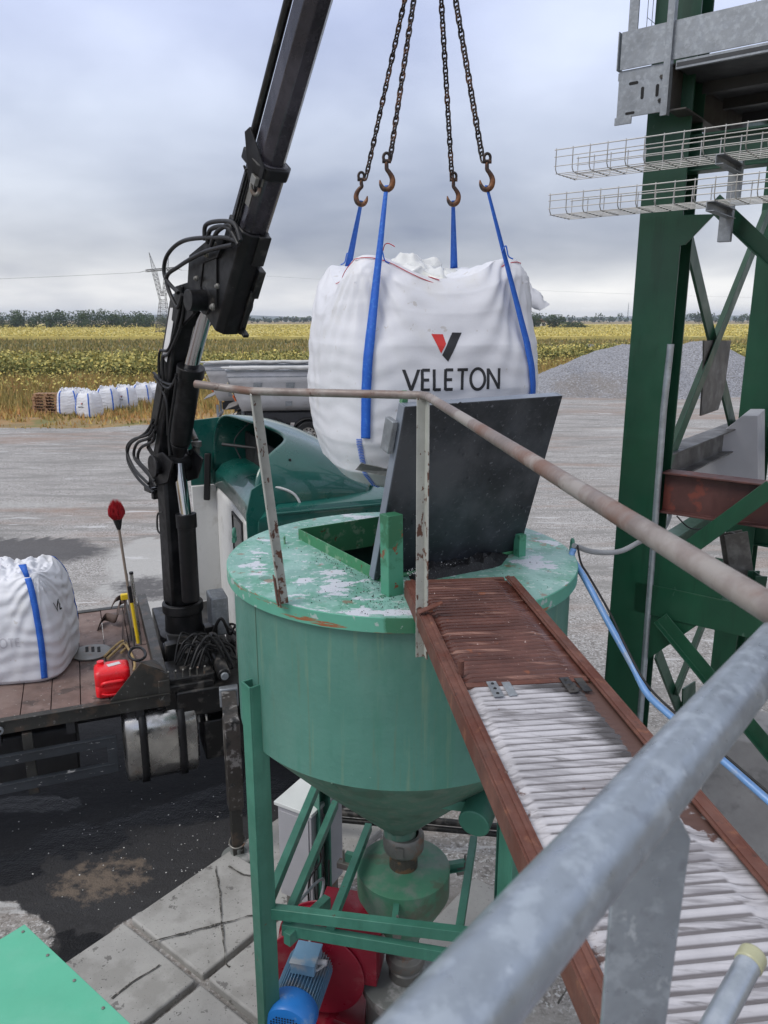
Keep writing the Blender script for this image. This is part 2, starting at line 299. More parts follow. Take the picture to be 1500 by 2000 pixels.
M['bluemotor'] = mat('blue motor cowl', (.02, .17, .52), .4, bumps=[(40, .1, .002)], var=.1, layers=[dict(c=(.25, .35, .45), s=6, lo=.62, hi=.75, k=.5)])
M['motorgrey'] = mat('dusty blue grey motor casing', (.13, .25, .37), .5, bumps=[(40, .15, .002)], var=.15, layers=[dict(c=(.35, .34, .33), s=5, lo=.5, hi=.65, k=.7)])
M['steelgrey'] = mat('bare grey clamp', (.17, .165, .15), .45, .4, bumps=[(50, .2, .002)], var=.2, layers=[dict(c=(.17, .08, .04), s=9, lo=.6, hi=.7, k=.7)])
M['cabinet'] = mat('pale grey cabinet', (.36, .36, .38), .5, var=.06)
M['cabtop'] = mat('white cabinet roof', (.62, .64, .62), .4, var=.08)
M['cover'] = mat('bright green sheet', (.085, .41, .26), .38, bumps=[(3, .1, .01), (60, .1, .001)], var=.06, layers=[dict(c=(.13, .44, .30), s=2.5, lo=.45, hi=.7, k=.6), dict(c=(.35, .55, .45), s=14, lo=.84, hi=.87, k=.5), dict(c=(.09, .40, .25), s=1.2, lo=.5, hi=.7, st=(1, 4, 1), k=.5)])
M['jerry'] = mat('red plastic', (.75, .012, .02), .3, var=.06, layers=[dict(c=(.4, .05, .05), s=8, lo=.62, hi=.75, k=.4)])
M['bristle'] = mat('red bristles', (.42, .012, .02), .6, var=.3, vscale=30)
M['wood'] = mat('grey broom stick', (.24, .19, .15), .6, var=.2)
M['yellow'] = mat('yellow paint', (.78, .55, .02), .4, var=.1)
M['pallet'] = mat('raw pallet wood', (.33, .19, .10), .75, bumps=[(30, .3, .004)], var=.3, vscale=4)
M['bluehose'] = mat('blue hose', (.16, .32, .62), .35, var=.12, vscale=8, layers=[dict(c=(.3, .34, .4), s=9, lo=.58, hi=.7, k=.6)])
M['greyhose'] = mat('grey conduit', (.30, .31, .32), .45, var=.15)
M['concrete'] = mat('concrete pier', (.33, .32, .31), .75, bumps=[(40, .4, .004), (6, .3, .01)], var=.15, vscale=3, layers=[dict(c=(.16, .155, .15), s=3, lo=.55, hi=.7, k=.6)])
M['slab'] = mat('cast concrete slab', (.34, .335, .32), .8, bumps=[(45, .5, .004), (7, .3, .01)], var=.14, vscale=2.5, layers=[dict(c=(.24, .235, .22), s=2.2, lo=.5, hi=.65, k=.7), dict(c=(.12, .115, .11), s=11, lo=.69, hi=.73, k=.8), dict(c=(.02, .02, .02), s=60, lo=.73, hi=.75)])
M['redbeam'] = mat('red oxide beam', (.085, .033, .029), .5, bumps=[(40, .2, .002)], var=.25, vscale=5, layers=[dict(c=(.06, .022, .02), s=4, lo=.5, hi=.66, st=(1, 1, .3), k=.8), dict(c=(.22, .05, .03), s=6, lo=.6, hi=.7, k=.6)])
M['greybeam'] = mat('grey brown beam', (.075, .07, .065), .5, .2, bumps=[(40, .2, .002)], var=.2, layers=[dict(c=(.22, .22, .21), s=5, lo=.5, hi=.7, k=.5)])
M['tip_body'] = mat('grey tipper body', (.42, .42, .43), .4, .0, bumps=[(3, .1, .02)], var=.1, vscale=1, layers=[dict(c=(.22, .18, .16), s=1.5, lo=.62, hi=.8, k=.5), dict(c=(.55, .55, .57), s=1.0, lo=.5, hi=.7, k=.5)])
M['tip_dark'] = mat('dark chassis', (.022, .022, .024), .6, var=.2)
M['tarp'] = mat('grey tarpaulin roll', (.52, .52, .51), .6, bumps=[(5, .4, .03)], var=.15, vscale=2)
M['orange'] = mat('orange reflector plate', (.75, .16, .03), .5, var=.1)
M['cream'] = mat('faded yellow plate', (.62, .52, .25), .6, var=.15, layers=[dict(c=(.5, .48, .42), s=8, lo=.5, hi=.6)])
M['ochre'] = mat('ochre mud', (.42, .22, .07), .7, var=.2)
M['heap'] = mat('grey gravel', (.27, .275, .30), .85, bumps=[(7, 1.0, .12), (2, .8, .25)], var=.3, vscale=9, layers=[dict(c=(.14, .135, .13), s=9, lo=.52, hi=.62, k=.8), dict(c=(.20, .175, .15), s=.9, a='brown', amp=1.4, lo=.6, hi=1.1, k=.6), dict(c=(.42, .43, .46), s=8, lo=.60, hi=.68, k=.7)])
M['bark'] = mat('bark', (.07, .05, .035), .9)
M['pylon'] = mat('weathered pylon steel', (.10, .10, .11), .6, .3)
M['wall_far'] = mat('pale house wall', (.5, .5, .48), .8)
M['roof_far'] = mat('reddish house roof', (.22, .10, .08), .8)
M['galv_near'] = mat('galvanised tube up close', (.30, .34, .385), .36, .55, bumps=[(60, .08, .001)], var=.12, vscale=30, layers=[dict(c=(.40, .45, .50), s=40, lo=.52, hi=.68, k=.7, m=.4), dict(c=(.55, .6, .64), s=45, lo=.72, hi=.82, k=.6, m=.3, st=(1, 1, .6)), dict(c=(.2, .22, .25), s=25, lo=.6, hi=.7, k=.5, m=.5)])
M['resin'] = mat('yellowed resin cap', (.38, .38, .24), .3, var=.15)
M['traywire'] = mat('zinc wire', (.50, .49, .47), .4, .7, var=.1)
M['underside'] = mat('dark floor plate', (.05, .053, .057), .6, .2, var=.2)
M['underside2'] = mat('dark beam', (.06, .055, .05), .6, .2, var=.2)
M['white_decal'] = mat('white decal', (.6, .6, .6), .5, var=.1)
M['steelworn'] = mat('worn outrigger steel', (.07, .062, .055), .4, .4, bumps=[(40, .3, .003)], var=.35, layers=[dict(c=(.28, .27, .26), s=8, lo=.56, hi=.64, k=.7), dict(c=(.015, .015, .015), s=5, lo=.55, hi=.65)])
M['strapbrown'] = mat('dark brown cargo strap', (.07, .045, .035), .8, var=.2)
M['rope'] = mat('yellowish rope', (.38, .27, .12), .8, var=.25, vscale=30)
M['ghost'] = mat('faint print showing through', (.52, .52, .56), .6)
# ============================================================ SETTING
def fmesh(name, verts, k, m, tint=None, loc=(0, 0, 0)):
    """numpy soup: verts (n*k,3), k corners per face"""
    n = len(verts) // k; me = bpy.data.meshes.new(name)
    me.vertices.add(n * k); me.loops.add(n * k); me.polygons.add(n)
    me.vertices.foreach_set('co', np.asarray(verts, dtype=np.float32).ravel())
    me.loops.foreach_set('vertex_index', np.arange(n * k, dtype=np.int32))
    me.polygons.foreach_set('loop_start', np.arange(0, n * k, k, dtype=np.int32))
    me.polygons.foreach_set('loop_total', np.full(n, k, dtype=np.int32))
    me.update(calc_edges=True); me.materials.append(m)
    if tint is not None:
        a = me.attributes.new('tint', 'FLOAT', 'POINT'); a.data.foreach_set('value', np.repeat(tint, k).astype(np.float32))
    o = bpy.data.objects.new(name, me); COL.objects.link(o); o.location = loc; WLD[o.name] = Vector(loc); return o
def tintmat(name, stops, rough=.7, trans=True):
    m = bpy.data.materials.new(name); m.use_nodes = True; nt = m.node_tree; b = nt.nodes['Principled BSDF']
    a = nt.nodes.new('ShaderNodeAttribute'); a.attribute_name = 'tint'; r = nt.nodes.new('ShaderNodeValToRGB'); cr = r.color_ramp
    cr.elements[0].position = stops[0][0]; cr.elements[0].color = (*stops[0][1], 1); cr.elements[1].position = stops[-1][0]; cr.elements[1].color = (*stops[-1][1], 1)
    for p, c in stops[1:-1]: e = cr.elements.new(p); e.color = (*c, 1)
    nt.links.new(a.outputs['Fac'], r.inputs[0]); nt.links.new(r.outputs[0], b.inputs['Base Color']); b.inputs['Roughness'].default_value = rough; b.inputs['Specular IOR Level'].default_value = .2
    return m
rng = np.random.default_rng(5)
def leaves(centers, size, flat=.5, asp=.8):
    """one random quad per centre"""
    n = len(centers); size = np.broadcast_to(size, (n,))[:, None]
    a = rng.normal(size=(n, 3)); a[:, 2] *= flat; a /= np.linalg.norm(a, axis=1)[:, None]
    b = np.cross(a, rng.normal(size=(n, 3))); b /= np.linalg.norm(b, axis=1)[:, None]
    a *= size / 2; b *= size / 2 * asp
    return np.stack([centers - a, centers + b, centers + a, centers - b], 1).reshape(-1, 3)
def blades(base, h, w, lean=.25):
    n = len(base); ang = rng.uniform(0, math.pi, n); d = np.stack([np.cos(ang), np.sin(ang), np.zeros(n)], 1) * (w / 2)[:, None]
    top = base + np.stack([rng.normal(0, lean, n) * h, rng.normal(0, lean, n) * h, h], 1)
    return np.stack([base - d, base + d, top], 1).reshape(-1, 3)

# base ground out to the horizon
M['earth'] = mat('dry meadow soil', (.24, .17, .07), .9, var=.3, vscale=.4, layers=[dict(c=(.30, .17, .06), s=.25, lo=.45, hi=.6, k=.8), dict(c=(.13, .14, .04), s=.5, lo=.5, hi=.62, k=.8), dict(c=(.32, .28, .2), s=.35, lo=.6, hi=.68, k=.7)])
g = MB(); g.add([(-6000, -1500, -.06), (6000, -1500, -.06), (6000, 9000, -.06), (-6000, 9000, -.06)], [(0, 1, 2, 3)])
setp(g.build('ground', M['earth'], smooth=0), kind='structure')

YARD = [(-60, 33), (-22, 33.5), (-13, 33.5), (-9, 35), (-7, 41), (6, 44), (9, 47), (14, 50), (22, 52), (60, 54)]
def yedge(x):
    for (a, b), (c, d) in zip(YARD, YARD[1:]):
        if x <= c: return b + (d - b) * max(0, min(1, (x - a) / (c - a)))
    return YARD[-1][1]
def inpoly(p, poly):
    d = 1e9; ins = False; n = len(poly); x, y = p[0], p[1]
    for i in range(n):
        ax, ay = poly[i][0], poly[i][1]; bx, by = poly[(i + 1) % n][0], poly[(i + 1) % n][1]
        if (ay > y) != (by > y) and x < (bx - ax) * (y - ay) / (by - ay) + ax: ins = not ins
        ex, ey = bx - ax, by - ay; t = max(0, min(1, ((x - ax) * ex + (y - ay) * ey) / (ex * ex + ey * ey + 1e-9)))
        d = min(d, math.hypot(x - ax - ex * t, y - ay - ey * t))
    return d if ins else -d
DK = [G(*q) for q in [(-700, 1420), (-200, 1280), (200, 1250), (420, 1300), (640, 1400), (720, 1560), (600, 1615), (470, 1692), (250, 1803), (130, 1890), (75, 1800), (-60, 1700), (-400, 1640)]]
DK2 = [G(*q) for q in [(-500, 1050), (-100, 1032), (60, 1030), (150, 1045), (200, 1075), (120, 1100), (40, 1125), (-300, 1180)]]
DK3 = [G(*q) for q in [(180, 1140), (300, 1118), (360, 1135), (400, 1165), (340, 1180), (230, 1175)]]
PALE = [G(*q) for q in [(190, 1110), (250, 1050), (330, 1020), (440, 1015), (480, 1080), (470, 1300), (300, 1280), (200, 1180)]]
def yard():
    nx, ny = 400, 360; rows = []
    for j in range(ny + 1):
        t = j / ny; row = []
        for i in range(nx + 1):
            s = -1 + 2 * i / nx
            y0 = -9 + 71 * t ** 1.9; x = s * (max(y0, 0) * 1.05 + 13)
            ye = yedge(x) + 1.3 * nz((x, 0), .35) + .5 * nz((x, 3), 1.3)
            y = -9 + (ye + 9) * t ** 1.9
            z = .012 * fbm((x, y), .8, 3) - (.03 * smooth01(t, .985, 1))
            row.append((x, y, z))
        rows.append(row)
    o = MB().grid(rows).build('gravel_yard', M['yard'], smooth=60); setp(o, kind='structure')
    me = o.data
    for nm in ('dark', 'pale', 'brown', 'red', 'wet', 'damp'): me.attributes.new(nm, 'FLOAT', 'POINT')
    D, P, B, Rr, Wt, D2 = [np.zeros(len(me.vertices), np.float32) for _ in range(6)]
    WB = [(G(a, b), rx, ry) for a, b, rx, ry in ((160, 1640, .45, .24), (345, 1590, .55, .17), (430, 1565, .35, .3), (150, 1850, .3, .16), (60, 1570, .55, .14), (520, 1540, .4, .2), (20, 1700, .3, .2))]
    bc = G(200, 1715); bc2 = G(150, 1640)
    for k, v in enumerate(me.vertices):
        p = v.co
        if p.y < 16:
            d = inpoly(p, DK) + .10 * nz(p, 2.5); d2 = inpoly(p, DK2) + .3 * nz(p, 1.1); d3 = inpoly(p, DK3) + .2 * nz(p, 1.2)
            D[k] = smooth01(d, -.10, .10); D2[k] = max(smooth01(d2, -.7, .6), .8 * smooth01(d3, -.3, .4))
            P[k] = smooth01(inpoly(p, PALE) + .3 * nz(p, 1.5), -.3, .4)
            Wt[k] = max(1.0 - .5 * math.hypot((p.x - c.x) / rx, (p.y - c.y) / ry) for c, rx, ry in WB)
            q = p - bc; B[k] = 1 - smooth01(math.hypot(q.x / .50, q.y / .36) + .35 * nz(p, 3), .6, 1.1)
        Rr[k] = .5 + .55 * nz((p.x * .12, p.y * .55), 1, 3.3) + .25 * nz((p.x * .35, p.y * 1.6), 1, 7) + (.18 if 28 < p.y < 50 else 0)
        if p.y > 16: P[k] = max(0, nz((p.x * .13, p.y * .6), 1, 11) * 1.6 - .25)
    for nm, a in (('dark', D), ('pale', P), ('brown', B), ('red', Rr), ('wet', Wt), ('damp', D2)): me.attributes[nm].data.foreach_set('value', a)
M['yard'] = mat('crushed gravel', (.31, .295, .28), .85, spec=.25, bumps=[(55, .8, .012), (9, .5, .03), (1.6, .35, .08, (.4, 1.3, 1))], var=.22, vscale=28, layers=[
    dict(c=(.13, .12, .11), s=26, lo=.53, hi=.62, k=.75), dict(c=(.55, .55, .55), s=30, lo=.55, hi=.66, k=.9), dict(c=(.16, .15, .14), s=11, lo=.6, hi=.72, k=.7),
    dict(c=(.26, .185, .145), s=1.6, a='red', amp=.8, lo=.62, hi=.95, k=.75, st=(.3, 1.4, 1)), dict(c=(.20, .195, .185), s=1.1, lo=.5, hi=.66, k=.7, st=(.3, 1.7, 1)), dict(c=(.36, .345, .33), s=2.6, lo=.52, hi=.68, k=.5, st=(.4, 1.6, 1)), dict(c=(.17, .165, .155), s=.5, lo=.5, hi=.7, k=.5, st=(.6, 1.2, 1), det=9, ro=.7),
    dict(c=(.40, .395, .38), s=5, a='pale', amp=.7, lo=.4, hi=.8, k=.8), dict(c=(.55, .55, .55), s=1.3, lo=.70, hi=.73, k=.6, st=(.4, 2.2, 1)),
    dict(c=(.075, .072, .074), s=6, a='damp', amp=1.3, lo=.35, hi=.75, r=.75, det=8, ro=.7, k=.9), dict(c=(.026, .026, .028), s=4, a='dark', amp=.9, lo=.42, hi=.55, r=.75, det=8, ro=.7, k=.97), dict(c=(.004, .004, .005), s=5, a='wet', amp=.9, lo=.48, hi=.54, r=.35, det=7, ro=.65, k=.9), dict(c=(.26, .20, .15), s=7, a='brown', amp=3.4, lo=.6, hi=1.1, r=.8, k=.5, det=8, ro=.7)])
M['yard_wet'] = mat('wet black granulate', (.008, .008, .009), .22, bumps=[(60, .9, .01)], var=.4, layers=[dict(c=(.03, .03, .032), s=30, lo=.5, hi=.6)])
yard()
# scattered pellets
pel = []
for i in range(300):
    if i < 230: a = random.gauss(380, 170); b = random.gauss(1640, 90)
    else: a = random.uniform(0, 620); b = random.uniform(1480, 1850)
    p = G(a, b)
    if inpoly(p, DK) > -.1: pel.append((p.x, p.y, .035, random.uniform(.008, .02)))
c = np.array([q[:3] for q in pel]); s_ = np.array([q[3] for q in pel])
M['pellet'] = mat('white pellets', (.6, .6, .58), .5)
setp(fmesh('scattered_pellets', leaves(c, s_, .2, .7), 4, M['pellet']), label='white pellets scattered over the black ground by the silo', cat='pellets', kind='stuff')

# concrete slabs
A_ = Vector((.785, -.62, 0)).normalized(); B_ = Vector((.62, .785, 0)).normalized()
def slabs():
    o0 = G(246, 1806); w = MB(); rnd = random.Random(3)
    for i in range(-1, 7):
        for j in range(-3, 5):
            x0, x1 = i * .93 + .03, (i + 1) * .93 - .03; y0, y1 = (j - 1) * 1.06 + .03, j * 1.06 - .03
            if i == -1: continue
            c = o0 + A_ * ((x0 + x1) / 2) + B_ * ((y0 + y1) / 2)
            if j > 1 and i > 2: continue
            if j == 4 or (c.x > -.25 and c.y > 5.05): continue
            t = rnd.uniform(-.012, .012); sub = []
            n = 14
            k = rnd.random()
            w.box(c + Vector((0, 0, -.05 + t + .03)), (x1 - x0, y1 - y0, .16), A_ + Vector((0, 0, rnd.uniform(-.012, .012))), B_ + Vector((0, 0, rnd.uniform(-.012, .012))), (0, 0, 1))
    o = w.build('pavement', M['slab'], bevel=.018, root=o0, seg=3); setp(o, kind='structure')
    # cracks: thin irregular dark seams of grit laid in the slabs
    cr = MB()
    for pts in ([(420, 1690), (428, 1730), (430, 1780), (434, 1830), (442, 1880), (450, 1890)], [(292, 1842), (340, 1828), (400, 1812), (440, 1800), (500, 1788)], [(217, 1950), (250, 1925), (310, 1885)], [(448, 1692), (470, 1705), (490, 1712)], [(1090, 1960), (1110, 1930), (1130, 1900)]):
        P = spline([G(*q, .075) for q in pts], 6); P = [p + Vector((nz(p, 9) * .02, nz(p, 9, 5) * .02, 0)) for p in P]
        L_, R_ = [], []
        for i, p in enumerate(P):
            d = (P[min(i + 1, len(P) - 1)] - P[max(i - 1, 0)]).normalized(); n = Vector((-d.y, d.x, 0)) * (.006 + .007 * nz(p, 14))
            L_.append(p + n); R_.append(p - n)
        cr.grid([L_, R_])
    setp(cr.build('slab_cracks', M['grit'], smooth=0), kind='structure')
M['grit'] = mat('dark grit', (.05, .047, .042), .9, bumps=[(60, .8, .01)], layers=[dict(c=(.2, .19, .17), s=60, lo=.55, hi=.62)])
slabs()

# ------------------------------------------------------------ vegetation
M['crop'] = tintmat('sunflower foliage', [(0, (.05, .07, .014)), (.3, (.16, .18, .05)), (.55, (.30, .28, .09)), (.8, (.50, .42, .13)), (1, (.66, .55, .16))])
M['weed'] = tintmat('dry weeds', [(0, (.11, .12, .04)), (.3, (.26, .22, .07)), (.55, (.42, .31, .11)), (.75, (.48, .25, .10)), (1, (.62, .50, .14))])
def cropfront(x): return 57 + 22 * smooth01(x, -2, 14) + 1.5 * nz((x, 1), .15)
def crop():
    n = 11000; x = rng.uniform(-62, 56, n); u = rng.uniform(0, 1, n) ** 1.1; f = np.array([cropfront(a) for a in x]); y = f + u * 17
    hgt = rng.uniform(1.15, 1.75, n) * np.array([1 + .25 * nz((a, b), .12) for a, b in zip(x, y)])
    per = 11; cs = []; tn = []
    for k in range(per):
        z = hgt * (.25 + .75 * (k + 1) / per) + rng.normal(0, .06, n)
        cs.append(np.stack([x + rng.normal(0, .22, n), y + rng.normal(0, .22, n), z], 1))
        base = .16 + .5 * (k / per) ** 1.3
        tn.append(np.clip(base + rng.normal(0, .16, n) + (rng.uniform(0, 1, n) > .86) * .3 + .12 * np.array([nz((a, b), .09, 4) for a, b in zip(x, y)]), 0, 1))
    c = np.concatenate(cs); t = np.concatenate(tn); s = rng.uniform(.16, .36, len(c))
    o = fmesh('sunflower_crop', leaves(c, s, .6, .75), 4, M['crop'], t); setp(o, 'tall green and yellow sunflower crop behind the dry grass', 'sunflowers', kind='stuff')
crop()
def far_fields():
    # low brown-green strip, then the yellow flowering canopy
    for nm, y0, y1, z, m, lab in (('stubble_field', 72, 170, .20, M['fieldbrown'], None), ('yellow_field', 166, 560, 1.0, M['fieldyellow'], None)):
        rows = []
        for j in range(61):
            t = j / 60; y = y0 + (y1 - y0) * t ** 1.4
            rows.append([(x, y + 2 * nz((x, y), .02) * (j in (0,)), z + .12 * nz((x, y), .25) + .10 * nz((x, y), .9)) for x in np.linspace(-y * .85 - 40, y * .85 + 40, 161)])
        w = MB().grid(rows); fr = rows[0]; w.grid([[(p[0], p[1], -.06) for p in fr], fr]); setp(w.build(nm, m, smooth=60), kind='structure')
    n = 60000; y = 168 + rng.uniform(0, 1, n) ** 1.6 * 300; x = rng.uniform(-1, 1, n) * (y * .7 + 20); c = np.stack([x, y, 1.0 + rng.uniform(0, .3, n)], 1)
    t = np.clip(.80 + rng.normal(0, .13, n), 0, 1); setp(fmesh('yellow_flower_heads', leaves(c, .0018 * y + .1, .35, .8), 4, M['crop'], t), 'bright yellow flowering field in front of the tree line', 'flowers', kind='stuff')
    n = 42000; y = 73 + rng.uniform(0, 1, n) ** 1.2 * 94; x = rng.uniform(-1, 1, n) * (y * .72 + 15); b = np.stack([x, y, np.full(n, .1)], 1)
    t = np.clip(.30 + rng.normal(0, .16, n), 0, 1); setp(fmesh('low_stubble', blades(b, rng.uniform(.3, .75, n), .003 * y, .2), 3, M['weed'], t), 'low brown green strip between sunflowers and yellow field', 'stubble', kind='stuff')
M['fieldbrown'] = mat('brown green field', (.20, .165, .065), .9, var=.2, vscale=.2, layers=[dict(c=(.12, .12, .04), s=.12, lo=.45, hi=.6, st=(.2, 1, 1))])
M['fieldyellow'] = mat('yellow field canopy', (.52, .43, .13), .85, var=.18, vscale=.5, layers=[dict(c=(.38, .34, .12), s=.05, lo=.48, hi=.62, st=(.15, 1, 1), k=.8), dict(c=(.62, .50, .14), s=.8, lo=.5, hi=.62, k=.8)])
far_fields()
def weeds():
    n = 150000; x = rng.uniform(-62, 62, n); ye = np.array([yedge(a) for a in x]) - .3; f = np.array([cropfront(a) for a in x]) + 2
    u = rng.uniform(0, 1, n) ** .85; y = ye + u * (f - ye); d = y - ye
    pn = np.array([nz((a, b), .22) for a, b in zip(x, y)]); pn2 = np.array([nz((a, b), .7, 5) for a, b in zip(x, y)])
    keep = (d > 3.0 + 3 * pn2) | (rng.uniform(0, 1, n) < .30 + .5 * pn); x, y, d, pn, pn2 = [q[keep] for q in (x, y, d, pn, pn2)]; n = len(x)
    h = (.12 + .62 * np.clip(d / 16, 0, 1)) * rng.uniform(.5, 1.4, n) * (1 + .5 * pn2)
    t = .50 + .22 * pn + .2 * pn2 + rng.normal(0, .12, n) + .16 * (d < 6) + (rng.uniform(0, 1, n) > .95) * .45 - .22 * (rng.uniform(0, 1, n) > .8)
    setp(fmesh('dry_grass', blades(np.stack([x, y, np.full(n, -.05)], 1), h, rng.uniform(.05, .13, n), .25), 3, M['weed'], np.clip(t, 0, 1)), 'orange and yellow dry grass between yard and sunflowers', 'grass', kind='stuff')
    n = 9000; x = rng.uniform(-55, 50, n); ye = np.array([yedge(a) for a in x]); f = np.array([cropfront(a) for a in x]); y = ye + (.45 + .6 * rng.uniform(0, 1, n)) * (f - ye)
    c = np.stack([x, y, rng.uniform(.5, 1.25, n)], 1); setp(fmesh('wild_yellow_flowers', leaves(c, rng.uniform(.10, .22, n), .6, .8), 4, M['crop'], np.clip(.72 + rng.normal(0, .2, n), 0, 1)), 'small yellow wild flowers among the dry grass', 'wild flowers', kind='stuff')
weeds()

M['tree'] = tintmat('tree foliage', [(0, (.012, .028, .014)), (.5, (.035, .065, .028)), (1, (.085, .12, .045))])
def crown(cx, cy, z0, h, w, n, size, rnd):
    cl = [(rnd.normal(0, w * .25), rnd.normal(0, w * .25), z0 + h * rnd.uniform(.25, .85), rnd.uniform(.18, .34) * w) for _ in range(7)] + [(0, 0, z0 + h * .55, w * .4)]
    k = rnd.integers(0, len(cl), n); C = np.array(cl)[k]; d = rnd.normal(size=(n, 3)); d /= np.linalg.norm(d, axis=1)[:, None]
    r = C[:, 3] * rnd.uniform(.7, 1.05, n); c = C[:, :3] + d * r[:, None] * np.array([1, 1, .9]); c[:, 0] += cx; c[:, 1] += cy; c[:, 2] = np.clip(c[:, 2], z0, z0 + h)
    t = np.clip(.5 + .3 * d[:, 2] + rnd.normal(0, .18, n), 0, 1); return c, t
def woods(name, label, x0, x1, Y, h, step, n, size, hv=.25, seed=1, base=None):
    rnd = np.random.default_rng(seed); C, T = [], []; x = x0
    while x < x1:
        hh = h * (1 + hv * 1.6 * nz((x, Y), 2.2 / (h * 8)) + rnd.uniform(-hv, hv) * .6); c, t = crown(x, Y + rnd.uniform(-1, 1) * h, 0, hh, hh * 1.1, n, size, rnd); C.append(c); T.append(t); x += step * rnd.uniform(.6, 1.4)
    C = np.concatenate(C); T = np.concatenate(T)
    setp(fmesh(name, leaves(C, size, .8, .9), 4, M['tree'], T), label, 'woods', kind='stuff')
woods('woodland', 'dark belt of trees along the left end of the yellow field', -215, -88, 335, 6.7, 2.2, 380, .62, seed=2)
woods('distant_woodland', 'low faint trees on the horizon behind the crane and bag', -190, 40, 900, 7, 6, 70, 2, seed=3)
woods('right_woodland', 'faint tree line on the horizon behind the green tower', 190, 720, 1000, 9, 7, 70, 2.2, hv=.5, seed=4)
def hills():
    for (x0, x1, Y, h, sd, m) in ((-2600, 2600, 3200, 34, 0, 'hill'), (-900, 900, 2000, 13, 5, 'hill')):
        rows = []
        xs = np.linspace(x0, x1, 120)
        for k in range(7):
            t = k / 6; rows.append([(x, Y + t * 500, (-.06 if k == 0 else h * math.sin(math.pi * min(1, t * .5 + .05)) * (.62 + .5 * nz((x, sd), .0016) + .10 * nz((x, sd), .012)))) for x in xs])
        setp(MB().grid(rows).build('hills', M[m], smooth=60), kind='structure')
M['hill'] = mat('wooded hillside', (.035, .055, .035), .9, var=.3, vscale=.01, layers=[dict(c=(.12, .12, .05), s=.006, lo=.6, hi=.66, k=.6)])
hills()
def tree(name, label, x, Y, h, w, n, sz, seed, tr=True, group=None):
    rnd = np.random.default_rng(seed); t = thing(name, label, 'tree' if tr else 'bush', (x, Y, 0), group)
    c, ti = crown(0, 0, h * (.12 if tr else 0), h * .88 if tr else h, w, n, sz, rnd); o = fmesh('crown', leaves(c, sz, .8, .9), 4, M['tree'], ti); o.parent = t
    if tr:
        tb = MB(); tb.tube([(x, Y, 0), (x + .1, Y, h * .3), (x, Y, h * .62)], [h * .035, h * .025, h * .01], 8)
        for k in range(4): a = k * 1.7; tb.tube([(x, Y, h * (.28 + .06 * k)), (x + math.cos(a) * w * .3, Y + math.sin(a) * w * .3, h * (.55 + .05 * k))], [h * .014, h * .005], 6)
        tb.build('trunk', M['bark'], t)
def TX(px, Y): return AT(px, 622, Y).x
tree('broadleaf_tree', 'dark tree just right of the hanging bag on the horizon', TX(1043, 330), 330, 6.6, 6.0, 1500, .5, 11)
tree('broadleaf_tree', 'rounded tree left of the low bushes in the right field', TX(1082, 330), 330, 6.2, 7.2, 1500, .5, 12)
tree('bush', 'wide low bush right beside the rounded tree', TX(1105, 325), 325, 3.2, 8, 900, .45, 13, False)
tree('bush', 'long low bush in the middle of the bush row', TX(1122, 325), 325, 2.9, 7, 900, .45, 14, False)
tree('bush', 'smallest bush at the right end of the bush row', TX(1141, 325), 325, 1.9, 4.5, 400, .4, 15, False)
tree('broadleaf_tree', 'small far tree seen between the two green tower columns', TX(1366, 700), 700, 9, 10, 700, 1, 16)
tree('broadleaf_tree', 'faint far tree just left of the far tower column', TX(1467, 700), 700, 8, 13, 700, 1, 17)
def house(label, px, Y, w, h, rf):
    x = TX(px, Y); t = thing('house', label, 'house', (x, Y, 0)); MB().bb(x - w / 2, x + w / 2, Y, Y + 8, 0, h).build('wall', M['wall_far'], t)
    MB().prism([(x - w / 2 - .4, Y - .4, h), (x + w / 2 + .4, Y - .4, h), (x, Y - .4, h + rf)], (0, 8.8, 0)).build('roof', M['roof_far'], t)
    for k in (-.25, .25): MB().bb(x + w * k - .5, x + w * k + .5, Y - .05, Y, h * .4, h * .75).build('window', M['dark'], t)
house('tiny pale house with reddish roof far left of the hanging bag', 558, 1100, 9, 4, 2.2)
house('tiny pale house nearest the left edge of the hanging bag', 578, 1100, 12, 4, 2)
house('small white house beside the dark tree right of the bag', 1057, 380, 4.5, 3.2, 1.4)
house('tiny pale house on the horizon left of the radio mast', 1166, 1200, 9, 3.5, 2)
house('tiny pale house on the horizon under the radio mast', 1196, 1200, 10, 4, 2)
def mast():
    x = TX(1226, 1100); t = MB()
    P = [(x + dx, 1100 + dy, 0) for dx, dy in ((-1.2, 0), (1.2, 0), (0, 1.6))]
    for p in P: t.tube([p, (x, 1100.5, 27)], .13, 5)
    for k in range(12):
        f = k / 12; q = [V(p).lerp(V(x, 1100.5, 27), f) for p in P]
        for a, b in ((0, 1), (1, 2), (2, 0)): t.tube([q[a], q[b].lerp(V(x, 1100.5, 27), .06)], .1, 4)
    setp(t.build('radio_mast', M['pylon'], root=(x, 1100, 0)), 'thin radio mast on the horizon left of the green tower', 'mast')
mast()
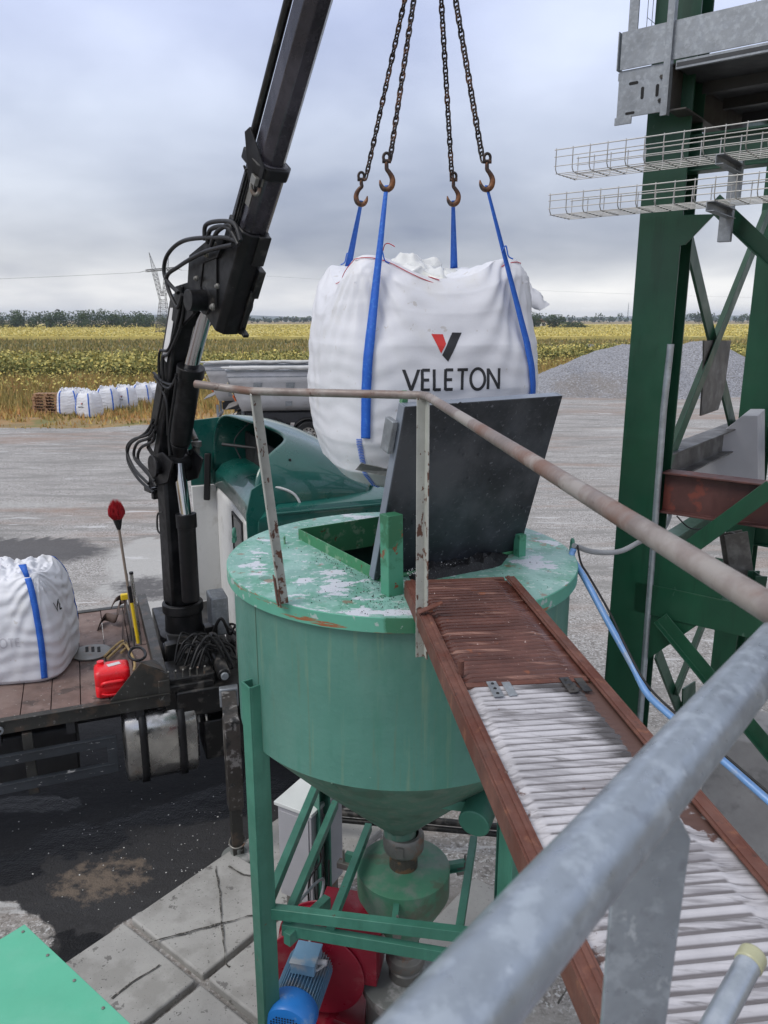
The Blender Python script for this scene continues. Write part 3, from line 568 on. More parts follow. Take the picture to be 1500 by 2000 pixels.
# lattice pylon
def pylon():
    Y = 205; x = TX(317, Y); t = thing('lattice_pylon', 'tall lattice power pylon in the yellow field behind the crane', 'pylon', (x, Y, 0))
    def P(px, py, dy=0): p = AT(px, py, Y); return Vector((p.x, Y + dy, p.z))
    b = MB(); r = .06
    def leg(a, c): b.tube([a, c], r, 5)
    def lattice(a0, a1, c0, c1, n, rr=.032):
        for k in range(n):
            f0, f1 = k / n, (k + 1) / n; p, q = a0.lerp(a1, f0), c0.lerp(c1, f0); p1, q1 = a0.lerp(a1, f1), c0.lerp(c1, f1)
            b.tube([p, q1], rr, 4); b.tube([q, p1], rr, 4); b.tube([p1, q1], rr, 4)
    L0, L1, R0, R1 = (307, 655), (313, 585), (333, 655), (324, 585)
    for d0, d1 in ((-1.8, -.8), (1.8, .8)):
        leg(P(*L0, d0), P(*L1, d1)); leg(P(*R0, d0), P(*R1, d1)); lattice(P(*L0, d0), P(*L1, d1), P(*R0, d0), P(*R1, d1), 9)
    lattice(P(*L0, -1.8), P(*L1, -.8), P(*L0, 1.8), P(*L1, .8), 9); lattice(P(*R0, -1.8), P(*R1, -.8), P(*R0, 1.8), P(*R1, .8), 9)
    b.build('mast_body', M['pylon'], t); b = MB()
    for (a, c, a1, c1) in (((312, 585), (317, 578), (297, 528), (305, 528)), ((318, 578), (324, 585), (322, 528), (329, 528))):
        for d in (-.5, .5): leg(P(*a, d), P(*a1, d)); leg(P(*c, d), P(*c1, d)); lattice(P(*a, d), P(*a1, d), P(*c, d), P(*c1, d), 6)
    b.build('fork', M['pylon'], t); b = MB()
    for (a, c, top) in (((297, 526), (304, 525), (291, 493)), ((323, 525), (329, 524), (329, 493))):
        leg(P(*a), P(*top)); leg(P(*c), P(*top)); lattice(P(*a), P(*top), P(*c), P(*top), 5)
    b.build('horn', M['pylon'], t); b = MB()
    for d in (-.5, .5): leg(P(285, 527, d), P(342, 522, d)); leg(P(285, 531, d), P(342, 526, d)); lattice(P(285, 527, d), P(342, 522, d), P(285, 531, d), P(342, 526, d), 9)
    leg(P(272, 532), P(288, 528)); leg(P(342, 524), P(356, 528)); b.build('crossarm', M['pylon'], t)
    for px, py, sag in ((273, 532, 7),):
        p = P(px, py); q = V(p.x - 190, p.y - 10, p.z - 3.4); W_ = [p.lerp(q, k / 24) - V(0, 0, 4 * sag * .25 * (k / 24) * (1 - k / 24)) for k in range(25)]
        setp(MB().tube(W_, .032, 5).build('power_line', M['pylon'], root=p), 'single power line running left from the pylon crossarm', 'cable')
    p = P(355, 528); q = V(p.x + 190, p.y + 40, p.z - 6); setp(MB().tube([p.lerp(q, k / 24) - V(0, 0, 5 * (k / 24) * (1 - k / 24)) for k in range(25)], .014, 5).build('power_line', M['pylon'], root=p), 'power line sagging right from the pylon behind the crane', 'cable')
    c, ti = crown(x + 1.2, Y, 0, 1.6, 4, 500, .4, np.random.default_rng(9)); o = fmesh('bush', leaves(c - np.array([x, Y, 0]), .35, .8), 4, M['tree'], ti, (x, Y, 0)); setp(o, 'dark bush at the foot of the lattice pylon', 'bush')
pylon()
# gravel heaps
def heap(label, pts, w0, w1, Y0, Y1, nx=150, ny=60, group=None, name='gravel_heap'):
    rows = []
    for j in range(ny + 1):
        v = j / ny; row = []
        for i in range(nx + 1):
            u = i / nx; x = w0 + (w1 - w0) * u; y = Y0 + (Y1 - Y0) * v; z = 0
            for (cx, cy, r, h) in pts:
                d = math.hypot(x - cx, (y - cy)) + .5 * nz((x, y), .35) * r / 4
                z = max(z, h * max(0, 1 - d / r) ** .92 if d > r * .12 else h * (1 - .12 - .3 * (.12 - d / r) * 0) ** .92)
            z += (.10 * fbm((x, y), .9, 4) + .04 * nz((x, y), 5)) * min(1, z * 2)
            e = min(u, 1 - u, v, 1 - v)
            row.append((x, y, max(z, .0) * min(1, e * 30) - .035 + .03 * min(1, z * 4)))
        rows.append(row)
    o = MB().grid(rows).build(name, M['heap'], smooth=80, root=(w0, Y0, 0)); setp(o, label, 'gravel heap', group)
    attr(o, 'brown', lambda p: 1 - smooth01(math.hypot((p.x - AT(1150, 740, 49).x) / 4.0, (p.z - .4) / 1.3), .5, 1.1)); return o
x0 = AT(1040, 770, 50).x
heap('big grey gravel heap behind the green tower', [(AT(1192, 700, 52).x, 52, 6.2, 2.85), (AT(1228, 700, 52).x, 52.5, 7, 3.3), (AT(1150, 700, 51).x, 51.5, 4.8, 2.4), (AT(1120, 700, 50).x, 50.5, 4.2, 1.9), (AT(1262, 700, 52).x, 52.5, 5.6, 2.95), (AT(1370, 700, 53).x, 53, 6.2, 3.5), (AT(1300, 700, 53).x, 53, 5.5, 2.9), (AT(1440, 700, 53).x, 53.5, 5, 2.1), (AT(1240, 700, 53).x, 53, 5, 2.7)], x0 - 3, x0 + 21, 45, 61)
heap('small pale gravel mound in the field behind the big heap', [(AT(1160, 665, 95).x, 96, 3.2, 1.7)], AT(1160, 665, 95).x - 4, AT(1160, 665, 95).x + 4, 92, 100, 40, 40)
heap('low pale mound in the field left of the other mound', [(AT(1085, 660, 98).x, 98, 3.2, 1.5)], AT(1085, 660, 98).x - 4, AT(1085, 660, 98).x + 4, 94, 102, 40, 40)
# a bird
bp = AT(112, 606, 60); bm = MB(); bm.tube([bp + V(-.12, 0, 0), bp + V(0, 0, .02), bp + V(.12, 0, 0), bp + V(.2, 0, .01)], [.01, .05, .04, .01], 8)
bm.add([bp + V(-.05, 0, 0), bp + V(.06, 0, 0), bp + V(.02, -.3, .12), bp + V(-.03, .3, .12)], [(0, 1, 2), (0, 1, 3)])
setp(bm.build('bird', M['dark'], root=bp), 'small dark bird flying above the left tree belt', 'bird')
# ============================================================ GREEN STORAGE HOPPER
def RT(px, py, t): r = ray(px, py); return Vector((r.x * t, r.y * t, H + r.z * t))
def PBk(px, py, k): r = ray(px, py); t = k / (B_.x * r.x + B_.y * r.y); return Vector((r.x * t, r.y * t, H + r.z * t))
def PAk(px, py, k): r = ray(px, py); t = k / (A_.x * r.x + A_.y * r.y); return Vector((r.x * t, r.y * t, H + r.z * t))
SC = Vector((.10, 4.20, 0)); SR = .98; ST = 3.30
E1 = Vector((.53, -.85, 0)).normalized(); E2 = Vector((.85, .53, 0)).normalized()
H0 = G(583, 1053, ST); HS = .92
hop = thing('storage_hopper', 'round green steel hopper with flaking top, open hatch and conical outlet', 'hopper', (SC.x, SC.y, 0))
def hopper():
    w = MB(); w.lathe(SC, [(.945, 2.40), (.945, 2.41), (.945, 2.8), (.945, ST - .07)], 96)
    wall = w.build('wall', M['silo'], hop)
    w = MB()                                  # vertical weld seams and stiffener
    for a in (math.radians(218), math.radians(300), math.radians(70)):
        p = SC + Vector((math.cos(a), math.sin(a), 0)) * .946; w.tube([p + V(0, 0, 2.41), p + V(0, 0, ST - .08)], .0028, 6)
    build_each(w, 'weld_seam', M['silo_cone'], hop)
    w = MB(); w.lathe(SC, [(.945, ST - .072), (SR, ST - .072), (SR, ST - .002), (SR - .004, ST + .001)], 96); rim = w.build('top_rim', M['silo_rim'], hop)
    attr(rim, 'wet', lambda p: smooth01(p.x, -.12, .1) * (1 - smooth01(p.x, .55, .7)) * (p.y < SC.y) * .9)
    hc = H0 + E1 * HS / 2 + E2 * HS / 2; hc.z = ST; nA = 180; nR = 26; rows = []
    ring_in, ring_out = [], []
    for i in range(nA + 1):
        a = 2 * math.pi * i / nA; d = E1 * math.cos(a) + E2 * math.sin(a); k = HS / 2 / max(abs(math.cos(a)), abs(math.sin(a))); pin = hc + d * k
        q = hc - V(SC.x, SC.y, ST); bq = q.dot(d); t = -bq + math.sqrt(max(0, bq * bq - q.dot(q) + (SR - .004) ** 2)); ring_in.append(pin); ring_out.append(hc + d * t)
    for j in range(nR + 1):
        f = j / nR; rows.append([a.lerp(b, f) + V(0, 0, .0) for a, b in zip(ring_in, ring_out)])
    top = MB().grid(rows).build('top_plate', M['silo_top'], hop, smooth=0, solid=.004)
    def peel(p):
        v = .22
        for px, py, r in ((480, 1105, .10), (500, 1085, .09), (590, 1190, .14), (650, 1150, .15), (690, 1205, .16), (640, 1120, .12), (760, 1200, .12), (620, 1040, .10), (560, 1010, .16), (700, 1010, .16), (1060, 1040, .12), (1050, 1100, .16), (1080, 1060, .1), (600, 1135, .1)):
            c = G(px, py, ST); v = max(v, .66 - .42 * (math.hypot(p.x - c.x, p.y - c.y) / r) ** 1.3)
        return v
    attr(top, 'peel', peel)
    attr(top, 'wet', lambda p: max([.66 - .5 * (math.hypot(p.x - c.x, p.y - c.y) / r) ** 1.5 for c, r in ((G(515, 1130, ST), .09), (G(775, 1150, ST), .10), (G(750, 1165, ST), .06))] + [0]))
    # hatch coaming
    w = MB(); t = .006
    c = [H0, H0 + E1 * HS, H0 + E1 * HS + E2 * HS, H0 + E2 * HS]
    for a, b, n in ((c[0], c[1], E2), (c[1], c[2], -E1), (c[3], c[2], -E2), (c[0], c[3], E1)):
        a, b = V(a.x, a.y, ST), V(b.x, b.y, ST)
        w.box((a + b) / 2 + n * .003 + V(0, 0, -.03), ((b - a).length, t, .19), (b - a), n, (0, 0, 1))
    w.build('hatch_coaming', M['hatch'], hop, bevel=.0015)
    w = MB(); w.lathe(SC, [(.938, 2.4), (.938, 2.45)], 64)
    # black granulate filling the hopper
    rows = [[SC + V(math.cos(a) * r, math.sin(a) * r, 2.62 + .25 * (1 - r / .93) + .02 * nz((math.cos(a) * r, math.sin(a) * r), 7)) for a in np.linspace(0, 2 * math.pi, 60)] for r in np.linspace(.01, .93, 14)]
    setp(MB().grid(rows).build('granulate_fill', M['granulate'], hop), kind=None)
    # cone + neck
    cn = MB().lathe(SC, [(.945, 2.40), (.70, 2.13), (.40, 1.82), (.105, 1.52), (.10, 1.44)], 96).build('cone', M['silo_cone'], hop)
    w = MB()
    for a in (math.radians(248), math.radians(325)):
        d = Vector((math.cos(a), math.sin(a), 0)); w.tube([SC + d * .947 + V(0, 0, 2.40), SC + d * .107 + V(0, 0, 1.52)], .004, 6)
    build_each(w, 'cone_seam', M['silo_cone'], hop)
    # vibrator / gear motor on the far side of the cone
    p = G(925, 1610, 2.05); q = p + V(.13, .28, .06); vt = MB().cyl(p, q, .085, 28).build('vibrator_motor', M['green_steel'], hop, bevel=.006)
    MB().cyl(q, q + V(.05, .1, .02), .06, 20).build('end_cap', M['steelgrey'], vt)
    MB().beam(p + V(-.02, .15, .03), p + V(-.30, .2, .04), .10, .06).build('vibrator_bracket', M['green_steel'], hop)
    # legs
    for a in (216, 306, 36, 126):
        a = math.radians(a); d = Vector((math.cos(a), math.sin(a), 0)); p = SC + d * 1.0; tt = Vector((-d.y, d.x, 0))
        w = MB(); w.box(p + V(0, 0, 1.39), (.095, .010, 2.78), tt, d); w.box(p - tt * .043 - d * .05 + V(0, 0, 1.39), (.010, .09, 2.78), tt, d)
        w.box(p + tt * .043 - d * .05 + V(0, 0, 1.39), (.010, .09, 2.78), tt, d); w.box(p + V(0, 0, .012), (.2, .2, .02), tt, d)
        w.build('leg', M['green_steel'], hop, bevel=.002)
    def LP(a, r, z): a = math.radians(a); return SC + V(math.cos(a) * r, math.sin(a) * r, z)
    for (a, b, z, s) in ((216, 306, 1.38, .95), (216, 126, 1.38, .95), (306, 36, 1.38, .95), (126, 36, 1.38, .95)):
        MB().beam(LP(a, s, z), LP(b, s, z), .05, .07).build('ring_beam', M['green_steel'], hop, bevel=.003)
    # inner load frame with diagonal channels
    P_ = lambda px, py: G(px, py, 1.3)
    for a, b in (((655, 1570), (560, 1795)), ((720, 1615), (645, 1810)), ((925, 1640), (895, 1830))):
        MB().beam(P_(*a), P_(*b), .045, .06).build('frame_beam', M['green_steel'], hop, bevel=.003)
    MB().beam(G(552, 1812, 1.24), G(905, 1872, 1.24), .04, .075).build('frame_beam', M['green_steel'], hop, bevel=.003)
    MB().beam(G(640, 1760, 1.22), G(560, 1835, 1.22), .05, .08).build('frame_beam', M['green_steel'], hop, bevel=.003)
    # lifting eyes, tab
    for px, py in ((458, 1056), (1117, 1078)):
        p = G(px, py, ST); w = MB(); ring = [p + V(.0, .022 * math.cos(t), .045 + .03 * math.sin(t)) for t in np.linspace(0, 2 * math.pi, 20)]; w.tube(ring, .009, 8, cap=False); w.box(p + V(0, 0, .01), (.018, .06, .03)); w.build('lifting_eye', M['green_steel'], hop)
    MB().box(G(556, 1062, ST) + V(0, 0, .022), (.008, .03, .045)).build('tab', M['hatch'], hop)
M['silo_rim'] = mat('faded green rim paint', (.10, .33, .24), .45, bumps=[(20, .15, .003)], layers=[dict(c=(.03, .14, .07), s=8, a='wet', amp=.5, lo=.5, hi=.6, r=.2, k=.9), dict(c=(.28, .10, .04), s=5, lo=.66, hi=.70, st=(.5, .5, 6)), dict(c=(.4, .45, .44), s=12, lo=.66, hi=.7, k=.8)])
M['silo_cone'] = mat('dusty green cone paint', (.075, .17, .125), .6, bumps=[(20, .15, .003)], layers=[dict(c=(.15, .19, .15), s=8, lo=.5, hi=.65, st=(2, 2, .4), k=.7), dict(c=(.05, .10, .07), s=4, lo=.55, hi=.7, k=.6)])
M['hatch'] = mat('mid green coaming paint', (.045, .20, .09), .45, bumps=[(40, .15, .002)], layers=[dict(c=(.25, .36, .25), s=14, lo=.58, hi=.68, k=.6), dict(c=(.12, .06, .03), s=18, lo=.68, hi=.72)])
M['granulate'] = mat('black rubber granulate', (.010, .010, .012), .5, bumps=[(120, .9, .01)], layers=[dict(c=(.5, .5, .5), s=140, lo=.75, hi=.76)])
hopper()
# lid standing open, hinged on the edge nearest the walkway
def lid():
    hA = V((H0 + E1 * HS).x, (H0 + E1 * HS).y, ST + .012) - E2 * .02; n = (E1 * .29 + V(0, 0, .957)).normalized(); L_ = .945; Wd = .97; back = E2.cross(n).normalized()
    if back.dot(E1) > 0: back = -back         # back: towards the hatch
    t = thing('hatch_lid', 'heavy dark steel hatch lid standing open on the green hopper', 'hatch lid', hA)
    ctr = hA + E2 * Wd / 2 + n * L_ / 2
    MB().box(ctr, (Wd, L_, .008), E2, n, back).build('plate', M['lid'], t, bevel=.002)
    w = MB()
    for c, s in ((hA + n * L_ / 2 + back * .024, (.008, L_, .048)), (hA + E2 * Wd + n * L_ / 2 + back * .024, (.008, L_, .048)), (hA + E2 * Wd / 2 + n * (L_ - .004) + back * .024, (Wd - .02, .008, .048)), (hA + E2 * Wd / 2 + n * .004 + back * .024, (Wd - .02, .008, .048))):
        w.box(c, s, E2, n, back)
    w.build('flange', M['lid_edge'], t, bevel=.0015)
    MB().box(hA + n * (L_ - .16) + back * .05 - E2 * .025, (.03, .16, .07), E2, n, back).build('handle_block', M['galv_dull'], t, bevel=.004)
    MB().box(hA + n * (L_ + .02) + back * .06 + E2 * .03, (.03, .06, .03), E2, n, back).build('catch', M['hatch'], t, bevel=.004)
    MB().cyl(hA + E2 * .03 - E1 * -.01, hA + E2 * (Wd - .03), .012, 12).build('hinge_pin', M['hatch'], t)
    w = MB(); rnd = random.Random(8)
    for k in range(16):
        p = hA + E2 * rnd.uniform(.1, .9) + n * rnd.uniform(.12, .95) - back * .0055; w.lathe(p, [(.0095, 0), (.0095, .0015), (.006, .003), (.0001, .002)], 12, -back)
    build_each(w, 'plug_weld', M['lid'], t)
    for s, hh, nm in ((.02, .40, 0), (.93, .10, 1)):
        p = hA + E2 * s + E1 * .05; p.z = ST; w = MB()
        if nm == 0: p = G(766, 1160, ST); w.beam(p, p + V(0, 0, .40) - E1 * .01, .085, .075, E1)
        else: w.beam(p, p + V(0, 0, .13), .05, .05, E1)
        w.build('hinge_post', M['hinge_post'], hop, bevel=.003)
M['hinge_post'] = mat('green hinge post', (.07, .27, .17), .42, bumps=[(40, .15, .002)], layers=[dict(c=(.02, .12, .05), s=5, lo=.52, hi=.6, k=.8), dict(c=(.2, .07, .03), s=12, lo=.68, hi=.71)])
lid()
# spilled granulate on the hopper top by the lid
def spill():
    w = MB(); a = G(786, 1118, ST); b = G(1000, 1080, ST); c = G(980, 1108, ST); d = G(800, 1142, ST); rows = []
    for j in range(13):
        v = j / 12; row = []
        for i in range(41):
            u = i / 40; p = (a.lerp(b, u)).lerp(d.lerp(c, u), v); e = min(u, 1 - u) * 6; f = min(v, 1 - v) * 5
            row.append(p + V(0, 0, -.004 + .045 * min(1, e) * min(1, f) * (1 + .7 * nz(p, 14) + .5 * nz(p, 40))))
        rows.append(row)
    setp(w.grid(rows).build('spilled_granulate', M['granulate'], root=a), 'black granulate spilled along the foot of the open hatch lid', 'granulate', kind='stuff')
    cs = []
    for k in range(900):
        r = random.random()
        if r < .45: p = G(random.gauss(760, 55), random.gauss(1165, 25), ST)
        elif r < .7: q = random.random(); p = G(620 + 120 * q + random.gauss(0, 9), 1078 + 66 * q + random.gauss(0, 5), ST)
        else: p = G(random.uniform(440, 1110), random.uniform(1020, 1210), ST)
        if (p - V(SC.x, SC.y, ST)).length > SR - .02: continue
        q = p - V(H0.x, H0.y, ST)
        if -.01 < q.dot(E1) < HS + .01 and -.01 < q.dot(E2) < HS + .01: continue
        cs.append((p.x, p.y, ST + .006))
    cs = np.array(cs); setp(fmesh('black_pellets', leaves(cs, rng.uniform(.004, .009, len(cs)), .3, .8), 4, M['dark']), 'black pellets sprinkled over the flaking hopper top', 'pellets', kind='stuff')
    cs = np.array([tuple(a.lerp(b, random.random()).lerp(d, random.random() * .8) + V(0, 0, random.uniform(.03, .045))) for _ in range(420)])
    setp(fmesh('white_pellets', leaves(cs, .007, .3, .8), 4, M['pellet']), 'white pellets on the black spill beside the lid', 'pellets', kind='stuff')
spill()
# weighing vessel below, receiver below it
def vessels():
    c = V(G(788, 1692, 1.22).x, G(788, 1692, 1.22).y, 0)
    t = thing('weighing_vessel', 'small green conical weighing vessel hanging under the hopper outlet', 'vessel', c)
    MB().lathe(c, [(.07, 1.235), (.285, 1.225), (.295, 1.22), (.295, 1.05), (.27, 1.0), (.12, .72), (.10, .66)], 64).build('body', M['vessel'], t)
    cl = MB().lathe(c, [(.09, 1.22), (.088, 1.38)], 32).build('flexible_sleeve', M['sleeve'], t)
    w = MB(); w.lathe(c, [(.095, 1.36), (.125, 1.36), (.13, 1.385), (.13, 1.45), (.115, 1.475), (.095, 1.475)], 40); cb = w.build('clamp_ring', M['steelgrey'], t, bevel=.002)
    MB().box(c + V(-.03, -.13, 1.42), (.05, .03, .07)).build('clamp_lug', M['steelgrey'], cb, bevel=.003)
    for px, py, s in ((700, 1668, -1), (893, 1672, 1), (775, 1800, 0)):
        p = G(px, py, 1.22); d = (p - V(c.x, c.y, 1.22)).normalized(); w = MB()
        q = c + d * .28 + V(0, 0, 1.16); w.cbeam(q, q + d * .13, .035, .07, .006); br = w.build('bracket', M['green_steel'], t)
        MB().box(q + d * .13 + V(0, 0, -.05), (.05, .1, .045), d.cross(V(0, 0, 1)), d).build('load_cell', M['steelgrey'], br, bevel=.003)
        MB().cyl(q + d * .14 + V(0, 0, -.05), q + d * .14 + V(0, 0, .06), .008, 8).build('load_bolt', M['steelgrey'], br)
    c2 = V(G(792, 1905, .42).x, G(792, 1905, .42).y, 0)
    t2 = thing('receiver_vessel', 'dusty grey round receiver standing on the ground under the vessel', 'vessel', c2)
    MB().lathe(c2, [(.08, .44), (.28, .42), (.29, .415), (.29, .36), (.26, .30), (.26, 0)], 64).build('body', M['dusty'], t2)
    w = MB(); w.lathe(c2, [(.09, .43), (.11, .43), (.11, .50), (.09, .52), (.12, .53), (.13, .56), (.12, .60), (.09, .62), (.085, .70)], 40); w.build('clamp_ring', M['steelgrey'], t2, bevel=.002)
M['vessel'] = mat('dusty green vessel paint', (.06, .20, .12), .5, bumps=[(20, .15, .003)], layers=[dict(c=(.17, .21, .18), s=5, lo=.45, hi=.65, k=.75), dict(c=(.10, .09, .06), s=3, lo=.6, hi=.7, k=.6)])
M['dusty'] = mat('dusty grey steel', (.17, .18, .17), .6, .2, bumps=[(20, .15, .003)], layers=[dict(c=(.38, .38, .37), s=6, lo=.5, hi=.66, k=.8)])
M['sleeve'] = mat('rusty brown sleeve', (.16, .09, .045), .6, bumps=[(30, .6, .01, (1, 1, 4))], layers=[dict(c=(.06, .05, .04), s=8, lo=.5, hi=.6)])
vessels()
# red fan with blue motor
def fan():
    c = G(622, 1905, .50); ax = V(-.20, -.92, .12).normalized(); ax.z = 0; ax.normalize()
    t = thing('blower_fan', 'dark red centrifugal fan with a blue electric motor under the hopper', 'fan', (c.x, c.y, 0))
    side = ax.cross(V(0, 0, 1)).normalized()
    pts = []
    for k in range(41):
        a = math.radians(-100 + 330 * k / 40); r = .25 + .11 * k / 40; pts.append(c + side * (math.cos(a) * -r) + V(0, 0, math.sin(a) * r))
    w = MB(); w.prism(pts, -ax * .26); w.prism([p + (p - c).normalized() * .022 for p in pts], ax * .012); w.prism([p + (p - c).normalized() * .022 - ax * .26 for p in pts], -ax * .012); w.build('scroll_casing', M['redfan'], t, bevel=.004)
    w = MB(); o = c - side * .2 + V(0, 0, .02); w.box(o + V(0, 0, .18) - ax * .13, (.36, .24, .44), side, ax); w.box(o + V(0, 0, .405) - ax * .13, (.44, .32, .02), side, ax); w.build('duct', M['redfan'], t, bevel=.003)
    d = V(.92, -.38, 0).normalized(); a0 = c + V(.08, -.12, -.34); a1 = a0 + d * .62; pp = MB().cyl(a0, a1, .085, 28).build('outlet_pipe', M['redfan'], t)
    w = MB()
    for f in (.60, .66): w.cyl(a0.lerp(a1, f), a0.lerp(a1, f + .035), .092, 28)
    w.build('pipe_clamp', M['galv'], pp)
    m0 = c + ax * .04 - side * -.0 + V(-.03, 0, .14); m1 = m0 + ax * .36; r = .125
    mo = MB().cyl(m0, m1, r, 32); mt = mo.build('motor', M['motorgrey'], t, bevel=.006); w = MB()
    for k in range(44):
        a = 2 * math.pi * k / 44; dd = side * math.cos(a) + V(0, 0, math.sin(a))
        w.box(m0.lerp(m1, .5) + dd * (r + .009), (.022, .004, .33), dd, dd.cross(ax), ax)
    w.build('cooling_fins', M['motorgrey'], mt)
    cw = MB().lathe(m1, [(r + .02, -.03), (r + .027, -.02), (r + .027, .10), (r + .012, .125), (r - .02, .135), (.02, .137)], 48, ax).build('fan_cowl', M['bluemotor'], mt)
    w = MB()
    for i in range(-6, 7):
        for j in range(-6, 7):
            p = V(i * .017, j * .017, 0)
            if p.length < .10: w.lathe(m1 + ax * .1372 + side * p.x + V(0, 0, p.y), [(.0055, 0), (.0055, .0012), (.0001, .0013)], 8, ax)
    w.build('grille_holes', M['dark'], mt)
    b = m0.lerp(m1, .42) + V(0, 0, r + .045) + side * -.02; tb = MB().box(b, (.15, .17, .075), side, ax).build('terminal_box', M['motorgrey'], mt, bevel=.006)
    MB().box(b + V(0, 0, .043), (.16, .18, .010), side, ax).build('box_lid', M['motorgrey'], mt, bevel=.003)
    MB().cyl(b - side * .07, b - side * .13, .018, 12).build('cable_gland', M['cabinet'], mt)
    w = MB(); w.bb(c.x - .35, c.x + .3, c.y - .45, c.y + .25, .02, .10); w.build('base_frame', M['redfan'], t, bevel=.004)
    p = b - side * .13; setp(MB().tube(spline([p, p + V(-.08, -.03, -.02), p + V(-.12, .1, .02), p + V(-.04, .35, .3), V(-.52, 3.9, 1.2)], 8), .009, 8).build('power_cable', M['greyhose'], root=p), 'grey cable looping from the blue motor up to the frame', 'cable')
fan()
# electric cabinet behind the leg
cb = G(585, 1790, .15); t = thing('electric_cabinet', 'pale grey electric cabinet standing behind the hopper legs', 'cabinet', cb)
X_ = V(.80, -.45, 0).normalized(); Y_ = V(.45, .80, 0).normalized(); cc = cb + Y_ * .14 + V(.02, .05, 0)
MB().box(cc + V(0, 0, .55), (.30, .42, .78), X_, Y_).build('casing', M['cabinet'], t, bevel=.006)
MB().box(cc + V(0, 0, .955), (.34, .46, .03), X_, Y_).build('roof', M['cabtop'], t, bevel=.004)
MB().box(cc + V(0, 0, .55) - Y_ * .215, (.26, .008, .7), X_, Y_).build('door', M['cabinet'], t, bevel=.003)
for s in (-1, 1): MB().box(cc + X_ * .12 * s + V(0, 0, .08), (.04, .3, .17), X_, Y_).build('foot', M['steelgrey'], t)
for k, (a, b, lab) in enumerate((((632, 1590), (618, 1760), 'black cable hanging beside the dark inner hopper leg'), ((622, 1650), (606, 1770), 'loose black cable loop near the foot of the inner leg'))):
    p, q = G(*a, 1.2), G(*b, .6); setp(MB().tube(spline([p, p.lerp(q, .3) + V(.03, 0, .02), p.lerp(q, .6) + V(-.03, .02, 0), q, q + V(.08, .02, .05), q + V(.09, .05, .3)], 6), .007, 6).build('black_cable', M['rubber'], root=p), lab, 'cable')
# pipe run behind the cone, low in the yard
pr = thing('pipe_run', 'dark steel pipes lying low behind the hopper cone', 'pipes', G(700, 1590, .3))
MB().cyl(G(560, 1578, .35), G(1090, 1625, .35), .03, 12).build('pipe', M['oily'], pr); MB().cyl(G(560, 1592, .28), G(1090, 1640, .28), .025, 12).build('pipe', M['oily'], pr)

# ============================================================ WALKWAY
WZ = 3.36; Wd = V(.118, -.993, 0).normalized(); Ws = V(.993, .118, 0).normalized(); W0 = G(792, 1142, WZ); WW = .535
walk = thing('walkway', 'corrugated sheet walkway with rusty frame leading onto the hopper', 'walkway', W0)
def WP(l, s, z=0): return W0 + Wd * l + Ws * s + V(0, 0, z)
LR = 1.09
def panel(name, l0, l1, m, pitch=.0405):
    n = int((l1 - l0) / pitch * 14); rows = []
    for i in range(n + 1):
        l = l0 + (l1 - l0) * i / n; ph = ((l - l0) / pitch) % 1
        hgt = .0105 * smooth01(ph, .02, .16) * (1 - smooth01(ph, .40, .78)) * (1 + .10 * nz((l * 3, 0), 3)); row = []
        for j in range(31):
            s = .03 + (WW - .06) * j / 30; e = min(j, 30 - j) / 30 * (WW - .06); k = smooth01(s, .06, .08) * (1 - smooth01(s, WW - .105, WW - .085))
            p = WP(l, s, .0); wob = .0007 * nz(p, 9); row.append(p + V(0, 0, hgt * k + wob + .004))
        rows.append(row)
    return MB().grid(rows).build(name, m, walk, smooth=70, solid=.002)
panel('rusted_panel', .01, LR - .02, M['rust_panel'], .034)
def wl(p): q = p - W0; return q.dot(Wd), q.dot(Ws)
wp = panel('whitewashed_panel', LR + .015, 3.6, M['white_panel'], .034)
def wl(p): q = p - W0; return q.dot(Wd), q.dot(Ws)
def dirt(p):
    l, s = wl(p); return max(.95 * smooth01(s, .2, .5) * (1 - smooth01(l, 1.5, 1.95)) + .55 * (1 - smooth01(l, LR, LR + .12)), .30 * (s > .47), .12)
def rustm(p):
    l, s = wl(p); return max(.46 * (1 - smooth01(s, .05, .12)) * smooth01(l, 1.3, 1.6), .80 * smooth01(s, .41, .455) * (1 - .62 * smooth01(l, 1.7, 2.1)), .5 * (1 - smooth01(l, LR, LR + .06)), .02)
attr(wp, 'groove_shade', lambda p: (1 - smooth01(p.z - WZ, .005, .0125)) * (.95 if .085 < wl(p)[1] < WW - .105 else .10)); attr(wp, 'dirt', dirt); attr(wp, 'rust', rustm)  # shading in the rib grooves is painted into the colour, masked by height
for s, fx in ((0, 1), (WW, -1)):
    w = MB(); w.lbeam(WP(0, s, .016), WP(3.6, s, .016), .045, .007, .006, fx=-fx); w.box(WP(1.8, s - .003 * fx, -.02), (3.6, .006, .075), Wd, Ws)
    w.box(WP(1.8, s + .03 * fx, .0225), (3.6, .012, .008), Wd, Ws); w.build('side_rail', M['rust'], walk, bevel=.0015)
for l in (0.0, LR, 2.3, 3.55): MB().box(WP(l, WW / 2, -.035 if l > 2 else .006), (.03, WW - .1, .02), Wd, Ws).build('cross_member', M['rust'], walk, bevel=.001)
for s in (.14, .40):
    h = MB(); h.box(WP(LR + .05, s, .021), (.11, .035, .004), Wd, Ws); h.box(WP(LR + .05, s + .05, .019), (.10, .03, .003), Wd, Ws); hh = h.build('hinge', M['galv_dull' if s < .3 else 'oily'], walk, bevel=.001)
    b = MB()
    for k in (.015, .05, .085): b.lathe(WP(LR + k, s, .023), [(.006, 0), (.005, .003), (.0001, .004)], 10)
    build_each(b, 'screw', M['oily'], hh)
MB().cyl(WP(LR - .08, .05, .012), WP(LR - .08, .05, .07), .011, 16).build('peg', M['rust'], walk)
